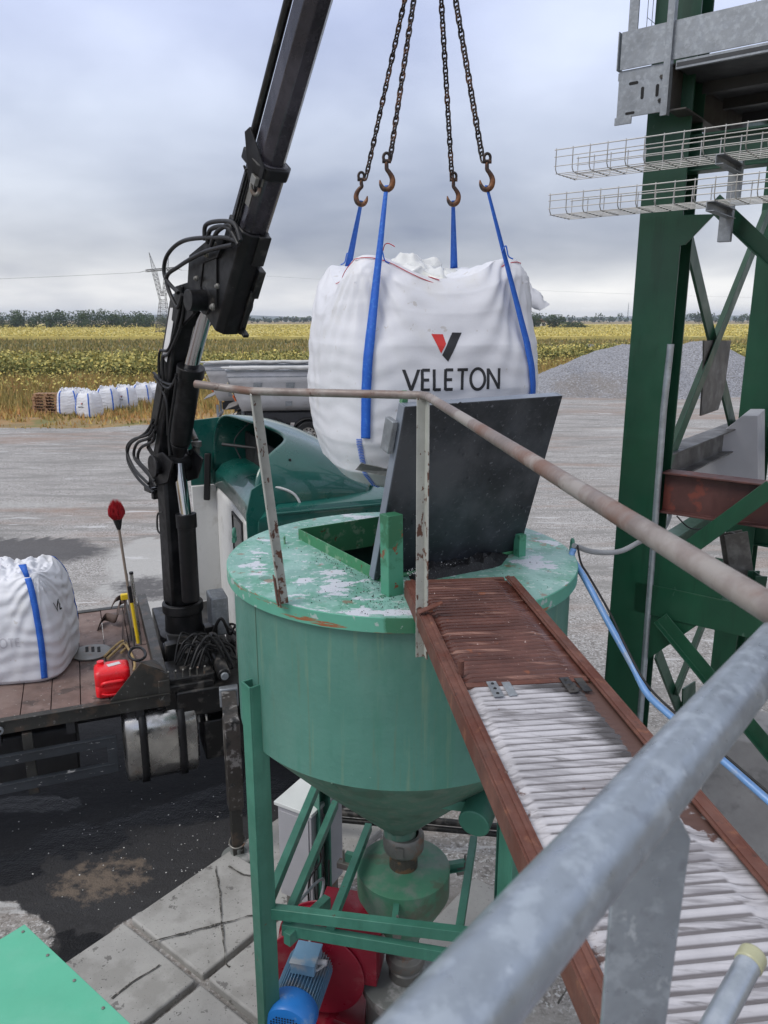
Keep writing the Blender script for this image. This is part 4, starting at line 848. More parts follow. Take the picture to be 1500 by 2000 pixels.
MB().prism([WP(.42, -.01, .03), WP(.44, .09, .075), WP(.47, .09, .075), WP(.46, -.01, .03)], (0, 0, .004)).build('loose_tab', M['rust'], walk)

# rusty handrail on the walkway and hopper
rc = RT(828, 772, 3.12); hr = thing('handrail', 'thin rusty grey tube handrail above the hopper edge and walkway', 'handrail', rc)
re = RT(1500, 1187, .85); e2 = rc + (re - rc) * 1.25
pl = spline([rc + (RT(488, 765, 3.26) - rc) * 1.0, rc + V(-.03, .006, 0)], 2)
MB().tube([AT(382, 750, 3.40), RT(488, 764, 3.27), rc + V(-.05, .01, 0), rc + V(-.012, -.004, 0), rc + V(.012, -.04, 0), e2], .0172, 20).build('rail', M['handrail'], hr, smooth=60)
def post(name, p, q, w_, fx, par):
    o = MB(); o.lbeam(p, q, w_, w_, .005, up=(0.3, -1, 0), fx=fx); b = o.build(name, M['post'], par, bevel=.001)
    attr(b, 'rustp', lambda c: .05 + .5 * (1 - smooth01((c - q).length, .10, .3)) + .12 * (1 - smooth01((c - p).length, .02, .1))); return b
post('post', RT(487, 768, 3.27), G(545, 1180, ST), .045, -1, hr)
MB().beam(G(545, 1180, ST) - V(.006, 0, 0), G(545, 1180, ST) + V(-.018, -.01, .14), .006, .05, up=(.3, -1, 0)).build('foot_plate', M['rust'], hr)
post('post', rc + V(.01, 0, -.01), RT(829, 1281, 3.40), .042, 1, hr)

# ============================================================ FOREGROUND GALVANISED RAILING
A0, A1 = RT(1056, 1795, .434), RT(1300, 1512, .577); dr = (A1 - A0)
gr = thing('platform_railing', 'thick out of focus galvanised pipe railing right in front of the camera', 'railing', A1)
MB().cyl(A0 - dr * .9, A0 + dr * 3.2, .024, 48).build('top_rail', M['galv_near'], gr)
Yp = A1.y + .012
MB().prism([AT(x, y, Yp) for x, y in ((1196, 1740), (1240, 1610), (1325, 1590), (1350, 1640), (1300, 2010), (1270, 2200), (1150, 2200), (1176, 2000))], (0, .006, 0)).build('flat_post', M['galv_near'], gr, bevel=.001)
sp_ = thing('pipe_stub', 'short galvanised pipe end pointing up in the lower right corner', 'pipe', RT(1472, 1866, 1.1))
p, q = RT(1470, 1868, 1.1), RT(1340, 2110, .95); MB().tube([q, p], .0175, 32).build('tube', M['galv'], sp_, bevel=.001)
MB().tube([p + (q - p).normalized() * .02, p - (q - p).normalized() * .004], .0195, 32).build('end_cap', M['resin'], sp_, bevel=.003)
# ============================================================ GREEN STEEL TOWER
K = 5.0; C1 = PBk(1285, 640, K); C1.z = 0; KA = A_.dot(C1); C2 = C1 + B_ * 2.87; C3 = C1 + A_ * 3.0; C4 = C2 + A_ * 3.0
tw = thing('steel_tower', 'tall dark green steel tower frame at the right edge', 'tower', C1)
for c in (C1, C2, C3, C4):
    MB().ibeam(c + V(0, 0, .0), c + V(0, 0, 8.2), .26, .22, .014, up=B_).build('column', M['tower'], tw, bevel=.002)
    MB().box(c + V(0, 0, .02), (.42, .4, .04), A_, B_).build('base_plate', M['tower'], tw, bevel=.003)
def tb(name, p, q, w, h, m='tower', up=None, kind='b'):
    o = MB(); getattr(o, {'b': 'beam', 'i': 'ibeam', 'c': 'cbeam', 'l': 'lbeam'}[kind])(p, q, w, h, up=up); return o.build(name, M[m], tw, bevel=.002)
k0 = K - .10
pA = lambda x, y, k=KA: PAk(x, y, k)
pB = lambda x, y, k=k0: PBk(x, y, k)
# braces between the near and the far column
tb('brace', pA(1338, 440), pA(1448, 905), .02, .13, up=A_.cross(V(0, 0, 1)), kind='b'); tb('brace', pA(1510, 410, KA + .05), pA(1300, 940, KA + .05), .08, .10, kind='l')
MB().prism([pA(x, y, KA + .02) for x, y in ((1372, 665), (1425, 665), (1412, 760), (1400, 800), (1366, 812), (1372, 720))], A_ * .012).build('gusset', M['greybeam'], tw)
tb('brace', pA(1284, 1275), pA(1340, 1420), .02, .11); tb('brace', pA(1392, 1190, KA + .05), pA(1325, 1360, KA + .05), .06, .08, kind='l')
MB().prism([pA(x, y, KA + .02) for x, y in ((1332, 1345), (1356, 1330), (1356, 1400), (1330, 1400))], A_ * .012).build('gusset', M['tower'], tw)
tb('brace', pA(1405, 1090, KA + .02), pA(1385, 1200, KA + .02), .06, .08, kind='l')
# face running to the right
q = pB(1280, 312, 5.0); tb('crossbeam', V(C1.x, C1.y, q.z), V(C3.x, C3.y, q.z), .12, .20, kind='i')
tb('brace', pB(1383, 405, 4.98), pB(1530, 545, 4.98), .09, .09, kind='l'); 
MB().prism([pB(x, y, 4.87) for x, y in ((1328, 420), (1396, 418), (1338, 478), (1326, 480))], B_ * .012).build('gusset', M['tower'], tw)
tb('brace', pB(1520, 965, 4.86), pB(1335, 1098, 4.86), .07, .10, kind='l'); tb('brace', pB(1282, 1212, 4.86), pB(1520, 1500, 4.86), .06, .09, kind='l')
q = pB(1290, 1170, 4.95); tb('crossbeam', V(C1.x, C1.y, q.z) - B_ * .05, V(C3.x, C3.y, q.z) - B_ * .05, .12, .21, kind='b')
MB().prism([pB(x, y, 4.90) for x, y in ((1262, 1075), (1345, 1095), (1412, 1165), (1385, 1205), (1262, 1290))], B_ * .012).build('gusset', M['tower'], tw)
q = pB(1300, 962, 4.95); tb('red_crossbeam', V(C1.x, C1.y, q.z) + A_ * .13, V(C3.x, C3.y, q.z), .14, .27, 'redbeam', kind='i')
tb('grey_crossbeam', V(C1.x, C1.y, q.z + .1) + B_ * .12, V(C2.x, C2.y, q.z + .1), .16, .2, 'greybeam', kind='i')
tb('grey_crossbeam', V(C1.x, C1.y, q.z - .55) + B_ * .12, V(C2.x, C2.y, q.z - .55), .12, .16, 'tower', kind='i')
tb('crossbeam', V(C2.x, C2.y, q.z), V(C4.x, C4.y, q.z), .14, .24, 'tower', kind='i'); tb('crossbeam', V(C2.x, C2.y, 2.6), V(C4.x, C4.y, 2.6), .14, .24, 'tower', kind='i')
tb('grey_strut', pB(1432, 1040, 5.6), pB(1452, 1175, 5.6), .16, .10, 'greybeam', kind='i'); tb('strut', pB(1480, 1120, 5.5), pB(1452, 1290, 5.5), .08, .12, 'tower', kind='i')
tb('crossbeam', V(C1.x, C1.y, 6.02) + B_ * .1, V(C2.x, C2.y, 6.02), .12, .2, kind='i'); tb('crossbeam', V(C2.x, C2.y, 6.0), V(C4.x, C4.y, 6.0), .12, .2, kind='i')
# conduit clipped in the right recess of the near column
cn = setp(MB().tube([PBk(1310, 672, 4.90), PBk(1296, 800, 4.90), PBk(1268, 1170, 4.90), PBk(1244, 1480, 4.90), PBk(1225, 1700, 4.9)], .021, 16).build('conduit_pipe', M['galv'], root=PBk(1310, 672, 4.90)), 'straight galvanised conduit pipe fixed down the near green column', 'pipe')
# upper platform
L0 = RT(1213, 101, 4.4); pf = thing('upper_platform', 'galvanised platform edge with toe board at the top right', 'platform', L0)
def PF(s, d=0, z=0): return L0 + A_ * s + B_ * d + V(0, 0, z)
X3 = (A_, B_, V(0, 0, 1))
MB().box(PF(1.6, 0, 0), (3.2, .006, .196), *X3).build('toe_board', M['galv_dull'], pf, bevel=.002)
MB().box(PF(-.012, .02, 0), (.006, .07, .20), *X3).build('end_flange', M['galv_dull'], pf, bevel=.001)
w = MB(); w.box(PF(.14, .012, -.225), (.29, .008, .25), *X3); w.box(PF(.0, .012, -.13), (.02, .01, .04), *X3); w.box(PF(.035, .012, -.365), (.10, .01, .04), *X3); sl = w.build('slotted_bracket', M['galv_dull'], pf, bevel=.0015)
w = MB()
for s, z, a, b in ((.085, -.175, .055, .016), (.075, -.33, .055, .014), (.14, -.235, .018, .065), (.225, -.235, .018, .065)):
    r = min(a, b) / 2; ptsl = []
    for k in range(24):
        an = 2 * math.pi * k / 24; ptsl.append(PF(s + max(0, a / 2 - r) * (1 if math.cos(an) > 0 else -1) + r * math.cos(an), .0075, z + max(0, b / 2 - r) * (1 if math.sin(an) > 0 else -1) + r * math.sin(an)))
    w.prism(ptsl, -B_ * .0012)
build_each(w, 'slot', M['dark'], sl)
MB().box(PF(.275, -.008, .25), (.036, .012, 1.25), *X3).build('flat_post', M['galv_dull'], pf, bevel=.001); MB().box(PF(.297, -.004, .25), (.006, .05, 1.25), *X3).build('post_web', M['galv_dull'], pf, bevel=.001)
MB().box(PF(.05, .03, .6), (.055, .012, 1.1), *X3).build('flat_post', M['galv_dull'], pf, bevel=.001)
w = MB()
for z in (-.17, -.29): w.lathe(PF(.245, .006, z), [(.011, 0), (.011, .007), (.0001, .008)], 6, -B_)
build_each(w, 'bolt', M['oily'], pf)
MB().box(PF(1.75, .8, -.125), (2.85, 1.6, .02), *X3).build('floor_plate', M['underside'], pf)
w = MB(); w.box(PF(1.75, .012, -.125), (2.86, .02, .045), *X3); w.build('floor_edge', M['galv_dull'], pf, bevel=.001)
w = MB(); w.cbeam(PF(.29, .02, -.23), PF(.29, 1.6, -.23), .10, .24, .008); w.cbeam(PF(1.2, .05, -.22), PF(1.2, 1.6, -.22), .10, .2, .008); w.build('floor_beam', M['underside2'], pf)
w = MB()
for d in (.42, .85, 1.3): w.box(PF(1.75, d, -.165), (2.8, .05, .06), *X3)
w.build('stiffener', M['underside'], pf)
w = MB()
for k in range(95): s = .70 + k * .027; w.tube([PF(s, .03, .09), PF(s, .03, 1.05)], .0018, 4)
for k in range(36): w.tube([PF(.70, .03, .09 + k * .027), PF(3.2, .03, .09 + k * .027)], .0018, 4)
w.build('mesh_panel', M['galv_dull'], pf, smooth=0)
w = MB()
for k in range(12): d = .10 + k * .075; w.tube([PF(.10, d, .0), PF(.10, d, 1.0)], .002, 4)
for k in range(8): w.tube([PF(.10, .10, .05 + k * .13), PF(.10, .95, .05 + k * .13)], .002, 4)
w.build('side_mesh_panel', M['galv_dull'], pf, smooth=0)
# cable trays
def tray(label, px, py, k, hgt, wid, name='cable_tray'):
    o = PBk(px, py, k); n = 34; pit = .105; t = thing(name, label, 'cable tray', o); w = MB(); r = .0031
    def T(s, d, z): return o + A_ * s + B_ * d + V(0, 0, z)
    sag = lambda s: .0
    for (d, z) in [(0, -.008), (0, -hgt * .35), (0, -hgt * .72)] + [(wid * (j + .5) / 6, -hgt) for j in range(6)] + [(wid, -.008), (wid, -hgt * .35), (wid, -hgt * .72)]: w.tube([T(-.01, d, z), T(n * pit * .95, d, z)], r * (1.15 if z > -.02 else .9), 5)
    for i in range(n): s = i * pit; w.tube([T(s, 0, 0), T(s, 0, -hgt + .02), T(s, .02, -hgt), T(s, wid - .02, -hgt), T(s, wid, -hgt + .02), T(s, wid, 0)], r, 5)
    w.build('basket', M['traywire'], t, smooth=60)
    arm = MB(); a = T(1.62 * .56, wid * .0, -hgt - .028); arm.cbeam(a, a + B_ * (wid + .12), .042, .05, .004); arm.build('support_arm', M['galv_dull'], t)
    MB().box(a + B_ * (wid + .10) + V(0, 0, -.05) , (.07, .04, .2), *X3).build('arm_bracket', M['galv_dull'], t, bevel=.002); return t
tray('upper galvanised wire cable tray sticking out left of the green column', 1087, 290, 4.46, .135, .30)
tray('lower galvanised wire cable tray sticking out left of the green column', 1075, 378, 4.46, .118, .30)
M_ = None
# concrete pier at the far column and grey hopper with a handle
pr = thing('concrete_pier', 'pale concrete foundation pier behind the walkway at right', 'pier', G(1385, 1690, 0))
c = G(1385, 1690, 0) + B_ * .33
MB().box(c + V(.12, 0, .60), (.62, .62, 1.22), V(.9, -.43, 0), V(.43, .9, 0)).build('block', M['concrete'], pr, bevel=.015); MB().cyl(c + V(.02, -.05, 1.21), c + V(.02, -.05, 1.29), .10, 24).build('anchor_cap', M['concrete'], pr, bevel=.01)
gh = thing('grey_chute', 'grey sheet metal chute with a small handle beyond the tower', 'chute', AT(1400, 880, 6.4))
MB().prism([AT(x, y, 6.4) for x, y in ((1325, 935), (1352, 890), (1450, 812), (1480, 812), (1480, 960), (1325, 960))], (.3, .5, 0)).build('body', M['cabinet'], gh, bevel=.004)
MB().tube([AT(x, y, 6.36) for x, y in ((1368, 870), (1362, 858), (1386, 843), (1394, 852))], .006, 8).build('handle', M['galv_dull'], gh)
# hoses
def hose(name, label, pts, r, m, cat='hose'): return setp(MB().tube(spline(pts, 10), r, 12).build(name, M[m], root=pts[0]), label, cat)
e = G(1120, 1082, ST)
hose('blue_hose', 'thick pale blue hose running from the hopper rim under the railing', [e + V(0, 0, .03), RT(1118, 1090, 4.36), RT(1142, 1130, 4.2), RT(1185, 1210, 4.05), RT(1235, 1300, 3.9), RT(1262, 1352, 3.8), RT(1300, 1390, 3.7), RT(1400, 1475, 3.5), RT(1510, 1572, 3.3)], .0175, 'bluehose')
hose('black_cable', 'thin black cable tied along the pale blue hose', [e + V(.02, 0, .05), RT(1135, 1100, 4.3), RT(1150, 1125, 4.22), RT(1190, 1195, 4.02), RT(1222, 1262, 3.88), RT(1262, 1335, 3.76), RT(1318, 1392, 3.64), RT(1400, 1462, 3.46), RT(1510, 1556, 3.26)], .006, 'rubber', 'cable')
hose('grey_conduit', 'grey flexible conduit bending from the hopper rim behind the tower column', [e + V(0, 0, .05), RT(1160, 1078, 4.5), RT(1210, 1077, 4.6), RT(1250, 1058, 4.75), RT(1290, 1040, 5.4), RT(1306, 1015, 5.5), RT(1310, 990, 5.5)], .0155, 'greyhose', 'conduit')
hose('thin_cable', 'thin black cable sagging under the red crossbeam', [RT(1322, 1008, 5.3), RT(1345, 1030, 5.35), RT(1370, 1033, 5.4), RT(1390, 1022, 5.4)], .005, 'rubber', 'cable')
MB_ = None
w = MB()
for px, py, t_ in ((1157, 1140, 4.16), (1253, 1334, 3.82)):
    p = RT(px, py, t_); w.tube([p + V(.0, .02 * math.cos(a), .025 * math.sin(a)) + V(.022 * math.sin(a + 1), 0, 0) for a in np.linspace(0, 2 * math.pi, 16)], .003, 6)
# ============================================================ FLATBED TRUCK
TO = V(-1.97, 6.24, 0); TU = V(.93, .368, 0).normalized(); TV = V(-TU.y, TU.x, 0); T3 = (TU, TV, V(0, 0, 1))
def TR(s, v, z=0): return TO + TU * s + TV * v + V(0, 0, z)
tk = thing('flatbed_truck', 'flatbed truck with white and dark green cab behind the hopper', 'truck', TO)
def tbx(name, s0, s1, v0, v1, z0, z1, m, par=None, bev=.004, seg=2): return MB().box(TR((s0 + s1) / 2, (v0 + v1) / 2, (z0 + z1) / 2), (s1 - s0, v1 - v0, z1 - z0), *T3).build(name, M[m], par or tk, bevel=bev, seg=seg)
w = MB(); rnd = random.Random(4)
for k in range(26):
    s = -6.2 + k * .24
    for a, b in ((.06, 1.22), (1.228, 2.40)):
        w.box(TR(s + .12, (a + b) / 2, 1.325 + rnd.uniform(-.004, .004)), (.233, b - a, .04), TU + V(0, 0, rnd.uniform(-.01, .01)), TV, V(0, 0, 1))
w.build('deck_planks', M['deck'], tk, bevel=.004)
for v, lab in ((.03, None), (2.43, None)):
    w = MB(); w.cbeam(TR(-6.2, v, 1.29), TR(.06, v, 1.29), .05, .13, .01, fx=1 if v > 1 else -1); w.box(TR(-3.07, v, 1.352), (6.26, .055, .008), *T3); w.build('side_rave', M['bedsteel'], tk, bevel=.003)
for s in (-1.32, -3.2, -5): w = MB(); w.lathe(TR(s, .0, 1.285), [(.035, 0), (.035, .02), (.018, .024), (.018, .01)], 16, -TV); w.build('rave_hook', M['galv_dull'], tk)
w = MB(); w.lathe(TR(-1.70, .03, 1.357), [(.05, 0), (.05, .012), (.02, .016), (.0001, .016)], 28); w.build('lashing_plate', M['steelgrey'], tk)
# front crossbeam of the deck with gusset
w = MB(); w.box(TR(.02, 1.22, 1.37), (.10, 2.4, .22), *T3); w.box(TR(-.16, 1.9, 1.42), (.02, 1.1, .16), *T3); w.build('headboard', M['bedsteel'], tk, bevel=.006)
MB().prism([TR(-.44, .03, 1.358), TR(.07, .03, 1.358), TR(.07, .03, 1.52), TR(-.16, .03, 1.68)], TV * .012).build('corner_gusset', M['bedsteel'], tk, bevel=.002)
MB().prism([TR(-.16, .04, 1.66), TR(-.16, .55, 1.45), TR(.0, .55, 1.45), TR(.04, .04, 1.55)], (0, 0, .012)).build('corner_plate', M['bedsteel'], tk, bevel=.002)
tbx('chassis_rail', -6.4, 2.9, .80, .88, .80, 1.06, 'tip_dark'); tbx('chassis_rail', -6.4, 2.9, 1.62, 1.70, .80, 1.06, 'tip_dark')
w = MB()
for k in range(11): s = -6 + k * .58; w.box(TR(s, 1.22, 1.16), (.07, 2.3, .12), *T3)
w.box(TR(-3.1, .85, 1.13), (6.1, .09, .14), *T3); w.box(TR(-3.1, 1.65, 1.13), (6.1, .09, .14), *T3); w.build('subframe', M['tip_dark'], tk)
tbx('storage_box', -1.55, -.75, .35, .95, .55, 1.02, 'tip_dark', bev=.02); tbx('battery_box', .36, .80, .12, .55, .55, .95, 'oily', bev=.015)
for z in (.74, 1.0): w = MB(); w.box(TR(-2.0, -.0, z), (3.1, .035, .085), *T3); w.box(TR(-2.0, .0, z + .044), (3.1, .05, .005), *T3); w.build('side_guard_rail', M['guard'], tk, bevel=.004)
tbx('side_guard_end', -.50, -.42, -.018, .018, .70, 1.04, 'guard')
for s in (-1.12, -2.9): tbx('side_guard_bracket', s - .04, s + .04, .02, .06, .62, 1.2, 'bedsteel')
def wheel(s, v, side):
    c = TR(s, v, .50); w = MB(); w.lathe(c, [(.30, -.13), (.46, -.15), (.50, -.12), (.505, 0), (.50, .12), (.46, .15), (.30, .13)], 48, TV); t = w.build('wheel', M['rubber'], tk)
    MB().lathe(c, [(.30, .13 * side), (.27, .10 * side), (.13, .07 * side), (.11, .12 * side), (.0001, .12 * side)], 40, TV).build('rim', M['galv_dull'], t)
for s in (-3.7, -5.0): wheel(s, .26, -1); wheel(s, 2.2, 1)
wheel(2.35, .24, -1); wheel(2.35, 2.22, 1)
# fuel tank: rounded square section, two straps, filler cap
def rsec(v0, v1, z0, z1, r, n=6):
    out = []
    for cx, cz, a0 in ((v1 - r, z1 - r, 0), (v0 + r, z1 - r, 90), (v0 + r, z0 + r, 180), (v1 - r, z0 + r, 270)):
        for k in range(n + 1): a = math.radians(a0 + 90 * k / n); out.append((cx + r * math.cos(a), cz + r * math.sin(a)))
    return out
def tank():
    w = MB(); rows = []
    for s, g in ((-.36, -.05), (-.345, -.012), (-.33, 0), (.0, .0), (.27, 0), (.285, -.012), (.30, -.05)):
        rows.append([TR(s, a, b) for a, b in rsec(.02 - g, .66 + g, .45 - g, 1.19 + g, .21)])
    rows = [r + [r[0]] for r in rows]; w.grid(rows); w.add(rows[0][:-1], [tuple(range(len(rows[0]) - 1))]); w.add(rows[-1][:-1], [tuple(range(len(rows[0]) - 1))[::-1]])
    t = w.build('fuel_tank', M['alu'], tk, smooth=50)
    for s in (-.19, .15):
        w = MB(); p0 = rsec(.004, .676, .434, 1.206, .22); R0 = [[TR(s + d, a, b) for a, b in p0 + [p0[0]]] for d in (-.032, .032)]; w.grid(R0); w.build('tank_strap', M['rubber'], t, solid=.014)
    w = MB(); w.lathe(TR(-.02, .10, 1.165), [(.05, 0), (.05, .012), (.04, .015), (.04, .04), (.03, .046), (.0001, .046)], 24); w.box(TR(-.02, .10, 1.22), (.07, .02, .02), *T3); w.build('filler_cap', M['rubber'], t)
tank()
# cab
CS = .95
cb = MB(); cb.box(TR((CS + 3.1) / 2, 1.28, 1.90), (3.1 - CS, 2.34, 1.60), *T3); body = cb.build('cab_body', M['cabwhite'], tk, bevel=.06, seg=4)
rows = []
for s, g in ((CS - .01, -.30), (CS + .0, -.14), (CS + .07, -.05), (CS + .2, 0), (2.2, .0), (2.8, -.04), (3.1, -.16), (3.2, -.30)):
    rows.append([TR(s, v, z) for v, z in [(.075, 2.62), (.075, 2.90 + g * .3), (.09, 2.94 + g * .7), (.12, 2.955 + g), (.7, 3.02 + g), (1.28, 3.05 + g), (1.86, 3.04 + g), (2.31, 3.02 + g), (2.43, 2.97 + g * .8), (2.475, 2.86 + g * .3), (2.48, 2.62)]])
MB().grid(rows).build('cab_roof', M['cabgreen'], tk, smooth=32, solid=.012)
for z in (2.74, 2.90): MB().box(TR(CS + 1.15, .062, z), (2.0, .03, .022), *T3).build('drip_rail', M['cabgreen'], tk, bevel=.006)
MB().box(TR(CS + 1.15, .095, 2.50), (1.9, .03, .55), *T3).build('side_panel', M['cabgreen'], tk, bevel=.01)
wn = MB().box(TR(CS - .004, 1.12, 2.40), (.012, .46, .44), *T3).build('rear_window', M['glass'], tk, bevel=.004)
w = MB()
for a, b, c_, d in ((.86, 1.38, 2.165, 2.19), (.86, 1.38, 2.61, 2.635), (.86, .885, 2.19, 2.61), (1.355, 1.38, 2.19, 2.61)): w.box(TR(CS - .008, (a + b) / 2, (c_ + d) / 2), (.02, b - a, d - c_), *T3)
w.build('frame', M['rubber'], wn, bevel=.002)
MB().box(TR(3.11, 1.28, 2.25), (.02, 2.0, .7), *T3).build('windscreen', M['glass'], tk, bevel=.02)
w = MB(); w.box(TR(3.16, 1.28, 1.3), (.12, 2.3, .7), *T3); w.box(TR(2.0, 1.28, .9), (2.2, 1.4, .5), *T3); w.build('grille', M['tip_dark'], tk, bevel=.02)
# hollow roof fairing, open at the back
rows = []; nP = 48; nS = 30
for i in range(nS + 1):
    f = i / nS; row = []
    for j in range(nP + 1):
        t = math.pi * j / nP; c_, s_ = math.cos(t), math.sin(t)          # j=0 near side, j=nP far side
        near = max(0, c_)
        sr = CS - .03 + .36 * math.exp(-((t - 1.02) / .42) ** 2) + .05 * s_
        s = sr + (2.42 - .35 * near ** 2 - sr) * f ** 1.0; q = (s - CS) / (2.42 - CS)
        hh = .70 * (1 - max(0, q) ** 2.1) + .02; ww = 1.12 * (1 - .26 * max(0, q) ** 2.6)
        e = 2 / 2.7; v = 1.28 - ww * (abs(c_) ** e) * (1 if c_ > 0 else -1); z = 3.0 + hh * abs(s_) ** e - .10
        row.append(TR(s, v, z))
    rows.append(row)
fr = MB().grid(rows).build('roof_fairing', M['cabgreen'], tk, smooth=70, solid=.022)
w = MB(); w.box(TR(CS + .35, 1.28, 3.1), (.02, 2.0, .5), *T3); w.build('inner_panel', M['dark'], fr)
w = MB(); w.tube([TR(CS + .03, 2.0, 3.25), TR(CS + .5, 1.6, 3.22)], .018, 8); w.tube(spline([TR(CS + .3, 1.8, 3.5), TR(CS + .15, 1.9, 3.3), TR(CS + .2, 1.85, 3.1)], 6), .008, 6); w.build('strut', M['tip_dark'], fr)
MB().prism([TR(CS + .1, .10, 2.10), TR(CS - .10, .10, 2.10), TR(CS - .11, .12, 2.9), TR(CS - .05, .14, 3.12), TR(CS + .1, .16, 3.2)], TV * .02).build('side_deflector', M['cabgreen'], tk, bevel=.006)
fd = MB().prism([TR(CS, 2.42, 2.72), TR(CS - .28, 2.42, 2.72), TR(CS - .30, 2.42, 3.38), TR(CS - .22, 2.41, 3.48), TR(CS + .3, 2.38, 3.52), TR(CS + .3, 2.42, 2.72)], TV * .02).build('side_deflector', M['cabgreen'], tk, bevel=.006)
MB().prism([TR(CS - .28, 2.40, 1.3), TR(CS, 2.40, 1.3), TR(CS, 2.40, 2.715), TR(CS - .28, 2.40, 2.715)], TV * .03).build('rear_side_panel', M['cabwhite'], tk, bevel=.006)
MB().beam(TR(CS - .12, 2.36, 2.55), TR(CS - .08, 2.36, 3.10), .07, .05).build('latch', M['rubber'], fd, bevel=.01)
MB().beam(TR(CS - .04, .3, 2.92), TR(CS + .03, .9, 2.62), .02, .02).build('trim', M['cabwhite'], tk)
rope = [TR(CS + .10 + .0, .20, 3.13), TR(CS + .22, .17, 3.11), TR(CS + .34, .155, 3.05), TR(CS + .40, .15, 2.95), TR(CS + .41, .15, 2.86)]
MB().tube(spline(rope, 6), .012, 8).build('paint_streak', M['white_decal'], fr)
rows = [[TR(2.62 + .45 * i / 6, .35 + 1.0 * j / 10, 3.06 + .035 * math.sin(math.pi * i / 6)) for j in range(11)] for i in range(7)]
vt = MB().box(TR(2.72, 1.1, 3.075), (.42, 1.0, .05), *T3).build('roof_vent', M['rubber'], tk, bevel=.02); w = MB()
for k in range(7): w.box(TR(2.56 + .05 * k, 1.1, 3.103), (.014, .9, .008), *T3)
w.build('vent_slats', M['tip_dark'], vt)
# outrigger of the crane
ft = G(465, 1668, .04)
# ============================================================ LOADER CRANE
CB = AT(357, 1182, 7.45); CBz = CB.z; QD = (V(.19, 4.55, 0) - V(CB.x, CB.y, 0)).normalized(); QN = V(-QD.y, QD.x, 0)
if QN.x < 0: QN = -QN                      # points right and away
KQ = QN.dot(V(CB.x, CB.y, 0))
def PL(px, py, off=0.0): r = ray(px, py); t = (KQ + off) / (QN.x * r.x + QN.y * r.y); return Vector((r.x * t, r.y * t, H + r.z * t))
cr = thing('loader_crane', 'black hydraulic loader crane with a raised telescopic boom on the truck', 'crane', V(CB.x, CB.y, CBz))
def bm(name, p, q, w_, h_, m='black', par=None, bev=.008, w1=None, h1=None, up=None): return MB().beam(p, q, w_, h_, up=up if up is not None else QD, w1=w1, h1=h1).build(name, M[m], par or cr, bevel=bev)
base = V(CB.x, CB.y, 0)
w = MB(); w.lathe(base, [(.25, CBz - .34), (.25, CBz - .28), (.19, CBz - .25), (.185, CBz - .06), (.205, CBz - .05), (.205, CBz + .04), (.17, CBz + .05), (.17, CBz - .34)], 36); w.build('slew_base', M['black'], cr, bevel=.005)
ctop = V(base.x, base.y, PL(333, 905).z)
col = MB().beam(V(base.x, base.y, CBz) - QD * .06, ctop - QD * .06, .27, .27, up=QD, w1=.24, h1=.22).build('column', M['black'], cr, bevel=.03)
# lower lift cylinder in front of the column
lc0, lc1, lc2 = PL(372, 1160), PL(362, 1004), PL(347, 905)
sh = base + QD * .24
def infront(px, py): p = PL(px, py); return p
b = MB().tube([infront(373, 1172), infront(363, 1005)], .088, 24); b.cyl(infront(365, 1030), infront(363, 1003), .10, 24); cy1 = b.build('lift_cylinder', M['black'], cr, bevel=.004)
MB().cyl(infront(363, 1006), infront(349, 905), .058, 24).build('rod', M['chrome'], cy1)
MB().box(infront(346, 1080), (.05, .06, .5), QN, QD).build('valve_pipe', M['oily'], cy1, bevel=.005)
pj = PL(339, 906); b = MB(); b.cyl(pj - QN * .21, pj + QN * .21, .085, 24); b.cyl(pj - QN * .22, pj - QN * .19, .11, 20); b.cyl(pj + QN * .19, pj + QN * .23, .10, 20); b.build('lower_pivot', M['black'], cr, bevel=.006)
for s in (-.15, .15): MB().prism([PL(318, 950) + QN * s, PL(356, 938) + QN * s, PL(366, 900) + QN * s, PL(345, 880) + QN * s, PL(318, 890) + QN * s], QN * .02).build('pivot_cheek', M['black'], cr, bevel=.004)
# first boom
b0, b1 = PL(322, 890), PL(368, 590)
fb = MB().beam(b0 - QD * .02, b1 - QD * .02, .27, .30, up=QD, w1=.24, h1=.22).build('first_boom', M['black'], cr, bevel=.02)
dv = (b1 - b0).normalized()
for f0, f1, lw in ((.06, .24, .09), (.66, .98, .10)):
    p, q = b0.lerp(b1, f0) - QN * (.137), b0.lerp(b1, f1) - QN * (.126); MB().beam(p - QD * .02, q - QD * .02, .004, lw, up=QD).build('white_decal', M['white_decal'], fb)
b = MB().tube([PL(352, 862), PL(371, 728)], [.10, .105], 28); b.cyl(PL(371, 735), PL(373, 716), .125, 28); b.tube([PL(352, 866), PL(349, 890)], [.09, .05], 20); cy2 = b.build('boom_cylinder', M['black'], cr, bevel=.005)
MB().cyl(PL(372, 722), PL(402, 605), .066, 28).build('rod', M['chrome'], cy2)
b = MB(); b.box(PL(343, 728) - QN * .05, (.10, .12, .14), QN, QD, dv); b.build('hose_valve', M['oily'], cy2, bevel=.008)
hj = PL(404, 588) + QD * .22; b = MB(); b.cyl(hj - QN * .27, hj + QN * .24, .085, 28)
for s in (-.12, .20, .25): b.cyl(hj + QN * (s - .012), hj + QN * (s + .012), .112, 28)
b.build('elbow_pin', M['black'], cr, bevel=.005)
MB().box(PL(368, 590) - QN * .06 + QD * .06, (.14, .34, .17), QN, QD, dv).build('link_block', M['oily'], cr, bevel=.03)
for s in (-.14, .11): MB().prism([PL(372, 560) + QN * s, PL(398, 552) + QN * s, PL(408, 612) + QN * s, PL(380, 640) + QN * s, PL(364, 625) + QN * s], QN * .03).build('link_plate', M['black'], cr, bevel=.004)
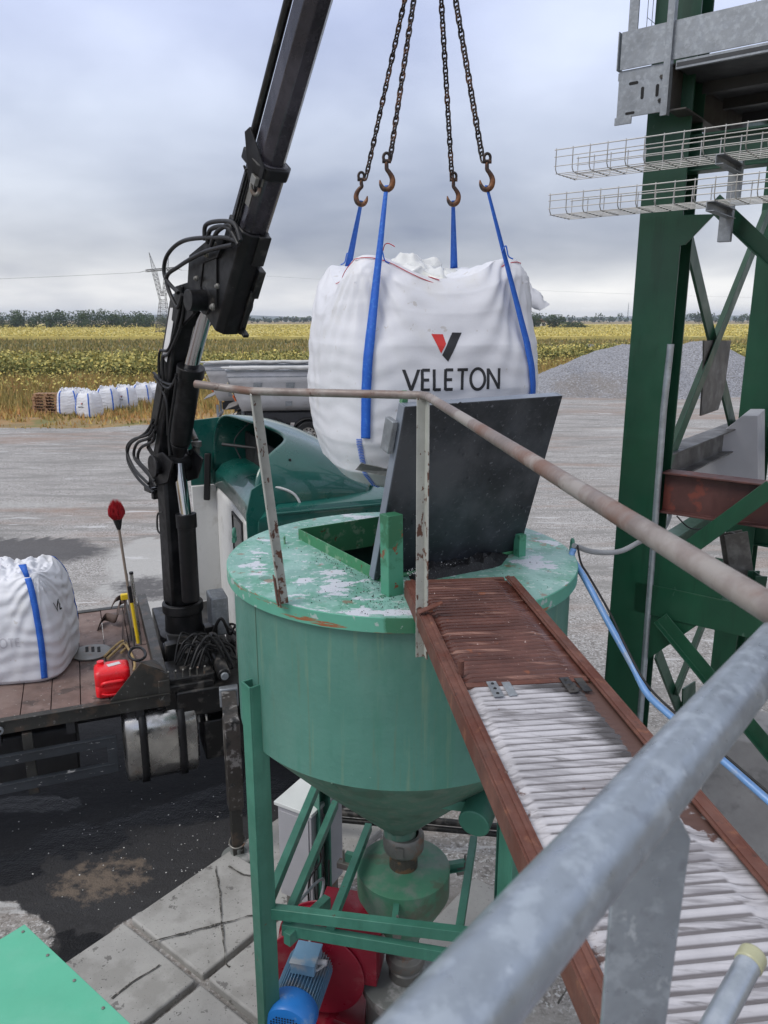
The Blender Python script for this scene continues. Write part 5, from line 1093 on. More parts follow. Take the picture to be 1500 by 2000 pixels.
# knuckle housing
for s in (-.14, .11):
    MB().prism([PL(400, 500) + QN * s, PL(448, 462) + QN * s, PL(470, 470) + QN * s, PL(456, 505) + QN * s, PL(428, 515) + QN * s, PL(422, 560) + QN * s, PL(430, 598) + QN * s, PL(404, 600) + QN * s, PL(396, 560) + QN * s], QN * .03).build('knuckle_plate', M['black'], cr, bevel=.004)
MB().prism([PL(418, 520) - QN * .13, PL(452, 500) - QN * .13, PL(452, 600) - QN * .13, PL(424, 600) - QN * .13], QN * .26).build('knuckle_box', M['oily'], cr)
# outer (second) boom: base box, then hexagonal telescoping sections
e0, e1, e2, e3 = PL(436, 632), PL(490, 440), PL(529, 310), PL(612, 0)
ax = (e3 - e1).normalized(); tip = e1 + ax * ((V(.19, 4.55, 0) - V(e1.x, e1.y, 0)).length / math.hypot(ax.x, ax.y))
UP2 = ax.cross(QN).normalized()
def bsec(p, q, w_, h_): a, c = w_ / 2, h_ / 2; k = .28 * h_; return [(-a, c - k * 0), (-a, -c + k), (-a + .3 * w_, -c), (a - .3 * w_, -c), (a, -c + k), (a, c)]
low = MB(); low.sect(e0, e1, [(-.115, .14), (-.115, -.10), (-.06, -.15), (.06, -.15), (.115, -.10), (.115, .14)], up=UP2); low.build('second_boom_base', M['black'], cr, bevel=.012)
MB().sect(e1, e2, [(-.105, .125), (-.105, -.085), (-.06, -.125), (.06, -.125), (.105, -.085), (.105, .125)], up=UP2).build('second_boom', M['boomface'], cr, bevel=.010)
f0 = e1.lerp(e3, .28); f1 = e1.lerp(e3, .335)
cl = MB(); cl.sect(f0, f1, [(-.135, .15), (-.135, -.09), (-.08, -.165), (.08, -.165), (.135, -.09), (.135, .15)], up=UP2); cl.build('collar', M['black'], cr, bevel=.012)
b = MB(); b.prism([f0 + UP2 * -.06 - QN * .14 - ax * .06, f0 + UP2 * -.15 - QN * .10 - ax * .06, f0 + UP2 * -.15 - QN * .10 + ax * .08, f0 + UP2 * .10 - QN * .14 + ax * .24, f0 + UP2 * .15 - QN * .14 + ax * .18], -QN * .012); b.build('collar_bracket', M['black'], cr, bevel=.003)
hp = f0 - ax * .08 - UP2 * .10 - QN * .11; b = MB(); b.tube([hp + V(.03 * math.cos(a), 0, .05 * math.sin(a)) for a in np.linspace(0, 2 * math.pi, 16)], .014, 8); b.box(hp + ax * .05, (.07, .07, .06), QN, UP2, ax); b.build('shackle', M['steelgrey'], cr, bevel=.003)
hexs = lambda a, c: [(-a, .5 * c), (-a, -.5 * c), (-.45 * a, -c), (.45 * a, -c), (a, -.5 * c), (a, .5 * c), (.45 * a, c), (-.45 * a, c)]
l2 = (tip - f1).length
MB().sect(f1 - ax * .3, f1 + ax * l2 * .55, hexs(.098, .120), up=UP2).build('telescopic_section', M['boomface'], cr, bevel=.006)
MB().sect(f1 + ax * l2 * .5, tip, hexs(.088, .108), up=UP2).build('telescopic_section', M['boomface'], cr, bevel=.006)
b = MB(); b.cyl(f0 + UP2 * .14 - QN * .085, f0 + UP2 * .14 - QN * .085 + ax * l2 * .8, .028, 16); b.build('extension_cylinder', M['oily'], cr)
MB().box(e0 + ax * .22 + UP2 * -.12 + QN * .08, (.05, .12, .4), QN, UP2, ax).build('side_rail', M['oily'], cr, bevel=.01)
b = MB(); p = e1 - ax * .12 - UP2 * .13; b.box(p + QN * .05, (.10, .07, .24), QN, UP2, ax); b.box(p - ax * .28 + QN * .10, (.06, .10, .24), QN, UP2, ax); b.box(e0 - UP2 * .17 + QN * .08 + ax * .06, (.05, .16, .03), QN, UP2, ax); build_each(b, 'latch_block', M['oily'], cr, bevel=.006)
# tip, master link above the chains
b = MB(); b.box(tip, (.24, .3, .3), QN, UP2, ax); b.build('boom_tip', M['black'], cr, bevel=.02)
# bolts, ring and steel pipes on the knuckle and boom
for q, r in ((PL(404, 575), .035), (PL(441, 500), .022), (PL(456, 480), .022), (PL(420, 545), .022), (PL(452, 600), .03), (PL(462, 560), .022)):
    b = MB(); c = q - QN * .155; b.lathe(c, [(r, 0), (r, .014), (r * .7, .020), (r * .6, .030), (.0001, .031)], 8, -QN); b.build('bolt', M['steelgrey'], cr, bevel=.002)
for k in range(3):
    o_ = -QN * (.112) + UP2 * (.06 - .035 * k); b = MB(); b.tube([e1 - ax * .1 + o_, e1.lerp(e3, .24) + o_, e1.lerp(e3, .27) + o_ - QN * .03], .008, 8); b.build('steel_pipe', M['oily'], cr)
b = MB(); b.box(e1.lerp(e2, .5) - QN * .108 + UP2 * -.03, (.004, .09, .16), QN, UP2, ax); b.build('worn_plate', M['steelgrey'], cr)
# hoses
hs = lambda *pts, off=-.2: [PL(a, b_, off) for a, b_ in pts]
hz = [[(462, 470), (430, 464), (360, 470), (326, 500), (322, 540), (348, 572)], [(455, 478), (400, 492), (350, 520), (325, 545), (345, 600), (356, 575)], [(400, 470), (402, 440), (430, 432), (458, 438), (470, 470)], [(405, 475), (412, 448), (445, 445), (466, 478)], [(412, 480), (425, 452), (450, 440), (452, 470)]]
for h_ in hz: MB().tube(spline(hs(*h_), 10), .017, 10).build('upper_hose', M['rubber'], cr)
for k, h_ in enumerate([[(300, 830), (290, 848), (258, 860), (248, 880), (262, 915), (290, 945)], [(304, 838), (292, 855), (268, 866), (262, 892), (282, 918), (302, 940)], [(302, 845), (298, 862), (275, 875), (270, 898), (290, 922), (306, 950)], [(300, 820), (285, 845), (254, 868), (250, 900), (270, 935), (300, 962)]]):
    MB().tube(spline(hs(*h_, off=-.17), 10), .0155, 10).build('lower_hose', M['rubber'], cr)
for k, h_ in enumerate([[(356, 560), (350, 610), (330, 680), (312, 688), (312, 740), (330, 758), (345, 735)], [(362, 580), (352, 640), (330, 690), (318, 700), (318, 760), (305, 830)], [(300, 728), (318, 745), (338, 750), (345, 730)], [(302, 735), (316, 760), (326, 790), (328, 850)], [(345, 740), (338, 790), (330, 850), (332, 890)]]):
    MB().tube(spline(hs(*h_, off=-.15), 10), .013, 8).build('side_hose', M['rubber'], cr)
b = MB(); b.box(PL(296, 955, -.1), (.1, .16, .05), QN, QD); b.box(PL(302, 965, -.1), (.05, .06, .1), QN, QD); b.build('bracket', M['oily'], cr, bevel=.004)
MB().tube(spline(hs((318, 1000), (308, 1005), (308, 1035), (318, 1045), off=-.12), 6), .010, 8).build('grab_handle', M['oily'], cr)
# hook hanging by the first boom
hk = PL(384, 868, .2); b = MB(); b.tube([PL(372, 838, .2), PL(382, 860, .2)], .03, 12); b.lathe(hk, [(.0001, .04), (.05, .03), (.05, -.02), (.03, -.03), (.028, -.09), (.0001, -.1)], 16)
b.tube([hk + V(0, 0, -.08), hk + V(.01, 0, -.16), hk + V(.03, 0, -.19), hk + V(.05, 0, -.17)], [.016, .016, .013, .006], 8); b.build('small_hook', M['steelgrey'], cr)
MB().tube(spline(hs((367, 840), (362, 870), (370, 888), (380, 870), off=.12), 6), .012, 8).build('side_hose', M['rubber'], cr)
# crane base frame and clutter
w = MB(); w.box(TR(.45, 1.22, 1.18), (.66, 2.3, .26), *T3); w.box(TR(.45, 1.22, 1.0), (.5, 1.4, .3), *T3); w.build('base_frame', M['oily'], cr, bevel=.015)
vb = MB(); vb.box(TR(.26, .35, 1.32), (.46, .42, .20), *T3); vb.box(TR(.22, .22, 1.20), (.5, .24, .34), *T3); vb.box(TR(.35, .95, 1.42), (.4, .3, .12), *T3); vbo = vb.build('valve_block', M['oily'], cr, bevel=.012)
for k in range(6):
    p = TR(.07 + .065 * k, .15, 1.42); MB().tube([p, p + V(0, 0, .05), p - TV * .05 + V(0, 0, .10)], [.007, .006, .009], 8).build('lever', M['steelgrey'], vbo)
for k in range(5):
    p = TR(.10 + .07 * k, .11, 1.05); MB().tube([p, p - TV * .05 - V(0, 0, .06)], .011, 8).build('fitting', M['steelgrey'], vbo)
rnd = random.Random(12)
for k in range(16):
    a = TR(rnd.uniform(.10, .5), rnd.uniform(.2, .5), 1.44); c_ = TR(rnd.uniform(.5, .85), rnd.uniform(.3, .9), 1.35); mid = a.lerp(c_, .5) + V(rnd.uniform(-.05, .05), 0, rnd.uniform(.12, .3))
    MB().tube(spline([a, a.lerp(mid, .5) + V(0, 0, .10), mid, c_ + V(0, 0, .06), c_], 8), rnd.uniform(.008, .013), 8).build('base_hose', M['rubber'], cr)
for k in range(7):
    a = TR(rnd.uniform(.6, .85), rnd.uniform(.8, 1.6), 1.35); c_ = TR(rnd.uniform(.65, .85), rnd.uniform(.1, .5), 1.15); mid = a.lerp(c_, .5) + V(.05, 0, rnd.uniform(.1, .35))
    MB().tube(spline([a, mid, c_], 10), .012, 8).build('base_hose', M['rubber'], cr)
p = TR(.56, .05, 1.42); MB().cyl(p, p + TV * .5 + V(0, 0, .02), .06, 24).build('oil_filter', M['oily'], cr, bevel=.01); MB().cyl(p - TV * .03, p, .035, 20).build('filter_cap', M['galv_dull'], cr, bevel=.004)
MB().box(TR(.70, 1.15, 1.62), (.18, .3, .42), *T3).build('oil_tank', M['galv_dull'], cr, bevel=.02); MB().tube(spline([TR(.6, .9, 1.5), TR(.66, .7, 1.72), TR(.75, .8, 1.5)], 8), .016, 8).build('base_hose', M['rubber'], cr)
w = MB()
for k in range(9): w.box(TR(rnd.uniform(.1, .8), rnd.uniform(.5, 1.1), rnd.uniform(1.35, 1.5)), (rnd.uniform(.05, .14), rnd.uniform(.05, .14), rnd.uniform(.06, .2)), TU + V(0, 0, .1), TV)
w.build('fittings_cluster', M['oily'], cr, bevel=.006)
leg = V(ft.x, ft.y, 0); q0 = TR(.62, .25, 1.20)
MB().beam(q0, leg + V(0, 0, 1.27), .13, .14).build('outrigger_beam', M['steelworn'], cr, bevel=.008)
MB().beam(q0 + (leg - q0) * .0 + V(0, 0, 0), q0.lerp(leg + V(0, 0, 1.27), .3), .17, .18).build('outrigger_housing', M['galv_dull'], cr, bevel=.01)
b = MB(); b.beam(leg + V(0, 0, 1.36), leg + V(0, 0, .52), .125, .125, up=TV); lg = b.build('outrigger_leg', M['steelworn'], cr, bevel=.006)
b = MB(); b.beam(leg + V(0, 0, .55), leg + V(0, 0, .06), .095, .095, up=TV); b.build('inner_leg', M['bedsteel'], lg, bevel=.004)
b = MB(); b.lathe(leg, [(.14, .01), (.145, .035), (.10, .055), (.05, .07), (.05, .12), (.0001, .12)], 32); b.build('foot', M['dusty'], lg)
MB().tube([leg + V(.07 * math.cos(a), .07 * math.sin(a), .17 + .02 * math.sin(a)) for a in np.linspace(0, 2 * math.pi, 20)], .007, 8).build('pin_ring', M['steelgrey'], lg)
for k in range(2): MB().tube(spline([q0.lerp(leg, .4) + V(0, 0, .35), q0.lerp(leg, .55) + V(.06, 0, .05 - .1 * k), leg + V(.09, .05, .9), leg + V(.07, 0, 1.1)], 8), .009, 8).build('leg_hose', M['rubber'], cr)
# ============================================================ BIG BAGS
class Bag:
    """a filled woven bag; local frame: z up, face -y carries the print"""
    def __init__(s, base, a, h, rz, hang, seed, lift=.0, nexp=3.4): s.base = V(base); s.a = a; s.h = h; s.rz = rz; s.hang = hang; s.sd = seed; s.lift = lift; s.n = nexp
    def prof(s, t):
        if s.hang: P = [(0, .66), (.03, .80), (.10, .93), (.25, 1.02), (.5, 1.06), (.70, 1.04), (.84, .985), (.93, .91), (1.0, .80)]
        else: P = [(0, .93), (.04, 1.0), (.15, 1.04), (.4, 1.05), (.65, 1.0), (.82, .93), (.93, .83), (1.0, .70)]
        for (x0, y0), (x1, y1) in zip(P, P[1:]):
            if t <= x1: f = (t - x0) / (x1 - x0); return y0 + (y1 - y0) * f
        return P[-1][1]
    def local(s, th, t):
        c, q = math.cos(th), math.sin(th); n = s.n + (1.6 if t > .8 else 0) * smooth01(t, .8, 1) * (1 if s.hang else 0)
        r = (abs(c) ** n + abs(q) ** n) ** (-1 / n); f = s.prof(t) * s.a
        corner = abs(math.sin(2 * th)) ** 3
        d = .016 * noise.noise(Vector((c * 1.5, q * 1.5, t * 3 + s.sd))) + .005 * noise.noise(Vector((c * 6, q * 6, t * 8 + s.sd)))
        # folds fanning out from the lifted corners
        k = math.atan2(c, q); ph = (th % (math.pi / 2)) - math.pi / 4      # 0 at a corner
        u = (1 - t) * s.h; ang = math.atan2(u + .02, abs(ph) * s.a * 1.3 + .02); dist = math.hypot(u, ph * s.a * 1.3)
        amp = (.009 if s.hang else .012) * math.exp(-dist / .42) * smooth01(dist, .0, .10)
        d += amp * math.sin(ang * 22 + 3 * noise.noise(Vector((c * 3, q * 3, s.sd)))) 
        if not s.hang: d += .010 * math.sin(t * 46 + 5 * noise.noise(Vector((c * 2, q * 2, t * 3 + s.sd)))) * (.35 + .8 * noise.noise(Vector((c * 2, q * 2, s.sd + 3))))
        else: d += .0012 * math.sin(t * 75 + 6 * noise.noise(Vector((c * 2.2, q * 2.2, t * 2 + s.sd))))
        if s.hang:
            for ts in (-math.pi / 4 - .15, -3 * math.pi / 4 + .17): d -= .05 * smooth01(t, .58, .86) * math.exp(-((th - ts + (2 * math.pi if th - ts < -math.pi else 0) - (2 * math.pi if th - ts > math.pi else 0)) / .15) ** 2)
        R_ = f * r + d; z = t * s.h + s.lift * corner * smooth01(t, .62, 1.0) ** 1.5
        if s.hang: z += .05 * (1 - corner) * (1 - smooth01(t, 0, .15)) * 0 - .045 * (1 - min(1, (R_ / s.a))) * 0
        if s.hang: z -= .06 * smooth01(t, .7, 1) * math.exp(-((th + math.pi / 2 - .28) / .35) ** 2)
        return Vector((c * R_, q * R_, z))
    def pt(s, th, t): return s.base + Matrix.Rotation(s.rz, 3, 'Z') @ s.local(th, t)
    def nrm(s, th, t): a = s.pt(th + .01, t) - s.pt(th - .01, t); b = s.pt(th, min(1, t + .01)) - s.pt(th, t - .01); return a.cross(b).normalized()
    def rad(s, th): return Matrix.Rotation(s.rz, 3, 'Z') @ Vector((math.cos(th), math.sin(th), 0))
    def face(s, x, z, off=.0015, face=0):      # a point printed on the front face (x metres from centre, z metres up)
        th = -math.pi / 2 + face * math.pi / 2
        for _ in range(6):
            p = s.local(th, z / s.h); lx = p.x if face == 0 else p.y
            th += (x - lx) / (.9 * s.a)
        return s.pt(th, z / s.h) + s.nrm(th, z / s.h) * off
    def mesh(s, nt=240, nz_=150, crumple=.05, m='bag'):
        w = MB(); rows = []
        # bottom cap
        for k in range(8): f = k / 8; rows.append([s.pt(2 * math.pi * j / nt, 0) * 1.0 - (s.pt(2 * math.pi * j / nt, 0) - s.base) * (1 - f) - V(0, 0, .03 * (1 - f) if s.hang else 0) for j in range(nt + 1)])
        for i in range(nz_ + 1): rows.append([s.pt(2 * math.pi * j / nt, i / nz_) for j in range(nt + 1)])
        w.grid(rows); n2 = 30; rows = []
        cz = s.base.z + s.h + (.0 if s.hang else .02)
        for i in range(n2 + 1):
            f = i / n2; row = []
            for j in range(nt + 1):
                e = s.pt(2 * math.pi * j / nt, 1.0); c = V(s.base.x, s.base.y, cz); p = e.lerp(c, f)
                g = smooth01(f, 0, .15) * (1 if f < 1 else 1); p.z += g * (crumple * (abs(noise.noise(Vector((p.x * 9 + s.sd, p.y * 9, 0)))) * 2.2 - .3) + crumple * .5 * noise.noise(Vector((p.x * 26, p.y * 26, s.sd)))) + (.03 if not s.hang else 0) * smooth01(f, 0, .5)
                row.append(p)
            rows.append(row)
        w.grid(rows); return w
def strap_on(bag, th_, t0, t1, to=None, wdt=.055, off=.016, n=40, flare=0):
    """webbing sewn along the surface from height t0 to t1, then free up to the point `to`"""
    L_, R_ = [], []; key = []
    for i in range(17):
        t = t0 + (t1 - t0) * i / 16; th = th_ if isinstance(th_, float) else th_[0] + (th_[1] - th_[0]) * (i / 16) ** 1.3
        m = sum((bag.pt(th + q, min(1, max(0, t + e))) + bag.rad(th) * off for q in (-.06, 0, .06) for e in (-.02, 0, .02)), Vector()) / 9; key.append((m, th))
    if to is not None: key[-1] = (key[-1][0] + bag.rad(key[-1][1]) * .006, key[-1][1])
    C_ = spline([k[0] for k in key], 3); m = len(C_)
    for i, c in enumerate(C_):
        th = key[min(16, round(i / 3))][1]; t = t0 + (t1 - t0) * i / (m - 1); w_ = bag.pt(th + .05, t) - bag.pt(th - .05, t); w_.z *= .3; w_ = w_.normalized() * wdt / 2
        if i: w_ = (w_ + (R_[-1] - L_[-1])).normalized() * wdt / 2
        L_.append(c - w_); R_.append(c + w_)
    if to is not None:
        l0, r0 = L_[-1], R_[-1]; d = (r0 - l0) * .32
        for i in range(1, 15): f = i / 14; c0 = (l0 + r0) / 2; c = c0.lerp(to, f); hw = (r0 - l0) / 2 * (1 - .62 * f) ; L_.append(c - hw); R_.append(c + hw)
    return MB().grid([L_, R_])
# stroke lettering: each glyph is a list of polylines in a unit box
GLY = {'V': [[(0, 1), (.5, 0), (1, 1)]], 'E': [[(0, 0), (0, 1)], [(0, .965), (.9, .965)], [(0, .5), (.8, .5)], [(0, .035), (.9, .035)]], 'L': [[(0, 0), (0, 1)], [(0, .035), (.85, .035)]],
       'T': [[(0, .965), (1, .965)], [(.5, 0), (.5, .96)]], 'O': [[(.5 + .5 * math.cos(a), .5 + .5 * math.sin(a)) for a in np.linspace(0, 2 * math.pi, 33)]], 'N': [[(0, 0), (0, 1)], [(0, .98), (1, .02)], [(1, 0), (1, 1)]],
       'Д': [[(.15, .1), (.32, 1), (.75, 1), (.75, .1)], [(0, -.15), (0, .1), (1, .1), (1, -.15)]], '2': [[(0, .75), (.15, .96), (.5, 1), (.85, .9), (.95, .7), (.8, .45), (0, .03), (1, .03)]], '1': [[(0, .75), (.4, 1), (.4, 0)]]}
def letters(bag, text, x, z, hgt, sw, m, par, adv=None, face=0, name='letter', group=None, off=.0016):
    wd = {'V': .72, 'E': .42, 'L': .40, 'T': .54, 'O': .74, 'N': .58, 'Д': .8, '1': .5, '2': .6}
    for ch in text:
        if ch == ' ': x += hgt * .5; continue
        w = MB()
        for pl_ in GLY[ch]:
            pts = []
            for a, b in zip(pl_, pl_[1:]):
                n = max(2, int(math.hypot((b[0] - a[0]) * wd[ch], b[1] - a[1]) * hgt / .006)); pts += [(a[0] + (b[0] - a[0]) * k / n, a[1] + (b[1] - a[1]) * k / n) for k in range(n)]
            pts.append(pl_[-1]); P = [(x + q[0] * wd[ch] * hgt, z + q[1] * hgt) for q in pts]; A, B = [], []
            for i, p in enumerate(P):
                a, b = P[max(i - 1, 0)], P[min(i + 1, len(P) - 1)]; dx, dy = b[0] - a[0], b[1] - a[1]; l = math.hypot(dx, dy) or 1; nx, ny = -dy / l * sw / 2, dx / l * sw / 2
                if abs(dx) > .2 * abs(dy) and abs(dy) > .2 * abs(dx) and ch in 'VN' : nx, ny = sw * .56 * (1 if nx > 0 else -1), 0
                A.append(bag.face(p[0] + nx, p[1] + ny, off, face)); B.append(bag.face(p[0] - nx, p[1] - ny, off, face))
            w.grid([A, B])
        w.build(name, m, par, smooth=0); x += (wd[ch] + .17) * hgt
def emblem(bag, x, z, s, par, face=0, off=.0016):
    def poly(pts, nm, m):
        # pts: quad corners; fill by bilinear grid
        rows = []
        for j in range(13):
            v = j / 12; row = []
            for i in range(13):
                u = i / 12; a = [pts[0][k] + (pts[1][k] - pts[0][k]) * u for k in (0, 1)]; b = [pts[3][k] + (pts[2][k] - pts[3][k]) * u for k in (0, 1)]
                row.append(bag.face(x + (a[0] + (b[0] - a[0]) * v) * s, z + (a[1] + (b[1] - a[1]) * v) * s, off, face))
            rows.append(row)
        MB().grid(rows).build(nm, m, par, smooth=0)
    poly([(-.50, .93), (-.08, .93), (.02, .60), (-.16, .28)], 'red_mark', M['redink']); poly([(.62, 1.0), (.26, 1.0), (-.12, .22), (.10, 0)], 'black_mark', M['ink'])
FLp, FRp = RT(755, 362, 3.86), RT(950, 362, 3.92); BLp, BRp = RT(706, 392, 4.36), RT(885, 392, 4.42)
hb = Bag(V(.200, 4.66, 3.675), .592, 1.13, R(15), True, 3.1, lift=.115, nexp=3.6)
hbt = thing('hanging_bulk_bag', 'full white bulk bag with black lettering hanging from four chains', 'bulk bag', hb.base)
body = hb.mesh(260, 170, .012).build('bag_body', M['bag'], hbt, smooth=80)
c45 = [-3 * math.pi / 4 + .04, -math.pi / 4 - .02, 3 * math.pi / 4, math.pi / 4]   # FL, FR, BL, BR
for th, hk, t0, t1 in (((c45[0] + .06, c45[0] + .09), FLp, .28, .72), ((c45[1] - .03, c45[1] - .09), FRp, .22, .70), ((c45[2], c45[2] - .22), BLp, .3, .985), ((c45[3], c45[3] + .1), BRp, .3, .985)):
    o = strap_on(hb, th, t0, t1, hk, wdt=.050).build('lifting_strap', M['bluestrap'], hbt, smooth=60, solid=.004)
# corner seam stitches
w = MB()
for k in range(34):
    t = .015 + k * .0078; th = c45[0]; p, q = hb.pt(th - .022, t) + hb.nrm(th, t) * .004, hb.pt(th + .022, t) + hb.nrm(th, t) * .004; w.tube([p, (p + q) / 2 + hb.nrm(th, t) * .003, q + V(0, 0, .002)], .0022, 5)
w.build('seam_stitches', M['bluestrap'], hbt)
# rim seam in red thread, ends
rim = [hb.pt(a, .985) + hb.rad(a) * .006 + V(0, 0, .003) for a in np.linspace(-math.pi * .98, -.02, 120)]; MB().tube(rim, .0022, 5).build('red_seam', M['redthread'], hbt)
for px, py, t_, dd in ((828, 555, 4.0, .05), (748, 490, 3.9, .03)):
    p = RT(px, py, t_); MB().tube(spline([p, p + V(.01, 0, .03), p + V(.03, 0, .035), p + V(.03 + dd, 0, .02)], 6), .0025, 5).build('loose_thread', M['redthread'], hbt)
for px, py, t_, m, sgn in ((738, 500, 3.95, 'bluestrap', 1), (980, 492, 4.0, 'bluestrap', 1), (685, 505, 4.5, 'bluestrap', -1)):
    p = RT(px, py, t_); MB().tube(spline([p, p + V(.02 * sgn, 0, .03), p + V(.035 * sgn, 0, -.02), p + V(.06 * sgn, 0, -.035)], 6), .0038, 6).build('tie_tape', M[m], hbt)
# crumpled inner liner rising out of the top
rows = []
lc = RT(812, 545, 4.35)
for i in range(26):
    f = i / 25; row = []
    for j in range(61):
        a = 2 * math.pi * j / 60; rr = .26 * (1 - f) ** .6 * (1 + .35 * noise.noise(Vector((math.cos(a) * 2, math.sin(a) * 2, f * 3)))); z = .16 * f ** .8 + .055 * noise.noise(Vector((math.cos(a) * rr * 9, math.sin(a) * rr * 9, 2))) + .03 * noise.noise(Vector((math.cos(a) * rr * 24, math.sin(a) * rr * 24, 5)))
        row.append(V(lc.x - .02 + rr * math.cos(a) * 1.1, lc.y + rr * math.sin(a), hb.base.z + hb.h - .03 + z))
    rows.append(row)
MB().grid(rows).build('inner_liner', M['liner'], hbt, smooth=60)
# tail of cloth at the right shoulder
q = [RT(1010, 545, 4.75), RT(1030, 568, 4.75), RT(1048, 588, 4.75), RT(1062, 602, 4.75)]; rows = []
for i, p in enumerate(spline(q, 5)):
    k = i / 15; r = .035 + .012 * math.sin(k * 3); d = V(.35, 0, -.8).normalized(); n = V(.8, 0, .45)
    rows.append([p + n * (r * math.cos(a) * (1 + .25 * math.sin(3 * a + i))) + V(0, 1, 0) * (r * .55 * math.sin(a)) for a in np.linspace(0, 2 * math.pi, 17)])
MB().grid(rows).build('cloth_tail', M['bag'], hbt, smooth=60)
# bottom flap
p = RT(705, 905, 4.05); MB().prism([p, p + V(-.03, .0, -.035), p + V(.17, .06, -.09), p + V(.20, .08, -.06)], (0, .02, .0)).build('bottom_flap', M['dusty'], hbt)
zt = AT(880, 752, 4.15).z - hb.base.z; letters(hb, 'VELETON', -.265, zt - .018, .108, .0155, M['ink'], hbt)
emblem(hb, -.045, zt + .128, .15, hbt)
letters(hb, 'ДO', -.285, zt - .15, .036, .006, M['redink'], hbt, name='small_letter'); letters(hb, 'O', -.20, zt - .13, .036, .006, M['redink'], hbt, name='small_letter')
# chains with hooks, up to one master link under the boom tip
apex = V(.235, 4.30, H + 2.08)
def chain(label, top, hook, flip):
    t = thing('lifting_chain', label, 'chain', hook, 'chains of the four leg sling'); hk0 = hook + (top - hook).normalized() * .108; d = (top - hk0); n = int(d.length / .0335); w = MB(); dn = d.normalized(); s0, u0, _ = frame_of(dn, (0, 1, 0))
    for i in range(n):
        c = hk0 + dn * (d.length * (i + .5) / n); c = c - V(0, 0, .0); a, b = (s0, u0) if i % 2 else (u0, s0); an = .6 + .1 * math.sin(i); ax_ = a * math.cos(an) + b * math.sin(an); pts = []
        for k in range(13):
            q = 2 * math.pi * k / 12; pts.append(c + ax_ * (.0125 * math.cos(q)) + dn * (.0225 * math.sin(q) + (.004 if math.sin(q) > 0 else -.004)))
        w.tube(pts, .0050, 6, cap=False)
    w.build('links', M['chain'], t, smooth=60)
    # hook: shank, eye, C shaped bowl with a pointed tip
    P = [(0, .105), (0, .085), (.002, .068), (.016 * flip, .052), (.031 * flip, .030), (.036 * flip, .006), (.028 * flip, -.020), (.006 * flip, -.034), (-.018 * flip, -.030), (-.034 * flip, -.010), (-.040 * flip, .014)]
    rr = [.011, .012, .0125, .0135, .0155, .017, .0175, .0175, .015, .011, .003]; pts = [hook + V(a * .84, 0, b * .92) for a, b in P]; rr = [q * .86 for q in rr]
    S2 = spline(pts, 5); R2 = []
    for i in range(len(S2)): f = i / (len(S2) - 1) * (len(rr) - 1); k = min(int(f), len(rr) - 2); R2.append(rr[k] + (rr[k + 1] - rr[k]) * (f - k))
    h = MB(); h.tube(S2, R2, 12); h.build('hook', M['hook'], t, smooth=70)
    e = MB(); e.tube([hook + V(.016 * math.cos(a), 0, .118 + .020 * math.sin(a)) for a in np.linspace(0, 2 * math.pi, 18)], .0075, 8, cap=False); e.cyl(hook + V(-.022, 0, .100), hook + V(.022, 0, .100), .010, 12); e.build('clevis', M['chain'], t, smooth=60)
chain('chain with hook holding the front left blue strap of the bag', apex, FLp + V(.0, 0, .012), 1); chain('chain with hook holding the front right blue strap of the bag', apex, FRp + V(0, 0, .012), 1)
chain('chain with hook holding the back left blue strap of the bag', apex, BLp + V(0, 0, .012), -1); chain('chain with hook holding the back right blue strap of the bag', apex, BRp + V(0, 0, .012), 1)
ml = MB(); ml.tube([apex + V(.06 * math.cos(a), 0, .08 + .09 * math.sin(a)) for a in np.linspace(0, 2 * math.pi, 24)], .012, 8, cap=False); ml.tube([apex + V(0, 0, .17), V(tip.x, tip.y, tip.z - .1)], .016, 8); ml.build('master_link', M['hook'], cr)

# bag standing on the truck bed
b2 = Bag(G(47, 1297, 1.348), .455, .95, math.atan2(TU.y, TU.x) - R(14), False, 8.3, lift=.06, nexp=4.2)
t2 = thing('bulk_bag_on_truck', 'full white bulk bag with one blue strap standing on the truck bed', 'bulk bag', b2.base)
b2.mesh(220, 150, .05).build('bag_body', M['bag'], t2, smooth=80)
strap_on(b2, -math.pi / 2 + .62, .05, .985).build('lifting_strap', M['bluestrap'], t2, smooth=60, solid=.004)
tpp = b2.pt(-math.pi / 2 + .62, .985); p3 = tpp + V(-.05, .05, .10)
MB().grid([[tpp + V(-.02, 0, 0), tpp + V(-.05, .02, .05), p3 + V(-.04, 0, 0), p3 + V(-.07, .1, -.06)], [tpp + V(.025, 0, 0), tpp + V(.0, .03, .06), p3 + V(.02, .03, 0), p3 + V(-.03, .13, -.06)]]).build('strap_loop', M['bluestrap'], t2, smooth=60, solid=.004)
strap_on(b2, math.pi / 4, .1, .985).build('lifting_strap', M['bluestrap'], t2, smooth=60, solid=.004)
letters(b2, 'VE', -.28, .62, .09, .014, M['ink'], t2, face=1)
letters(b2, 'OTE', -.02, .38, .085, .012, M['ghost'], t2)
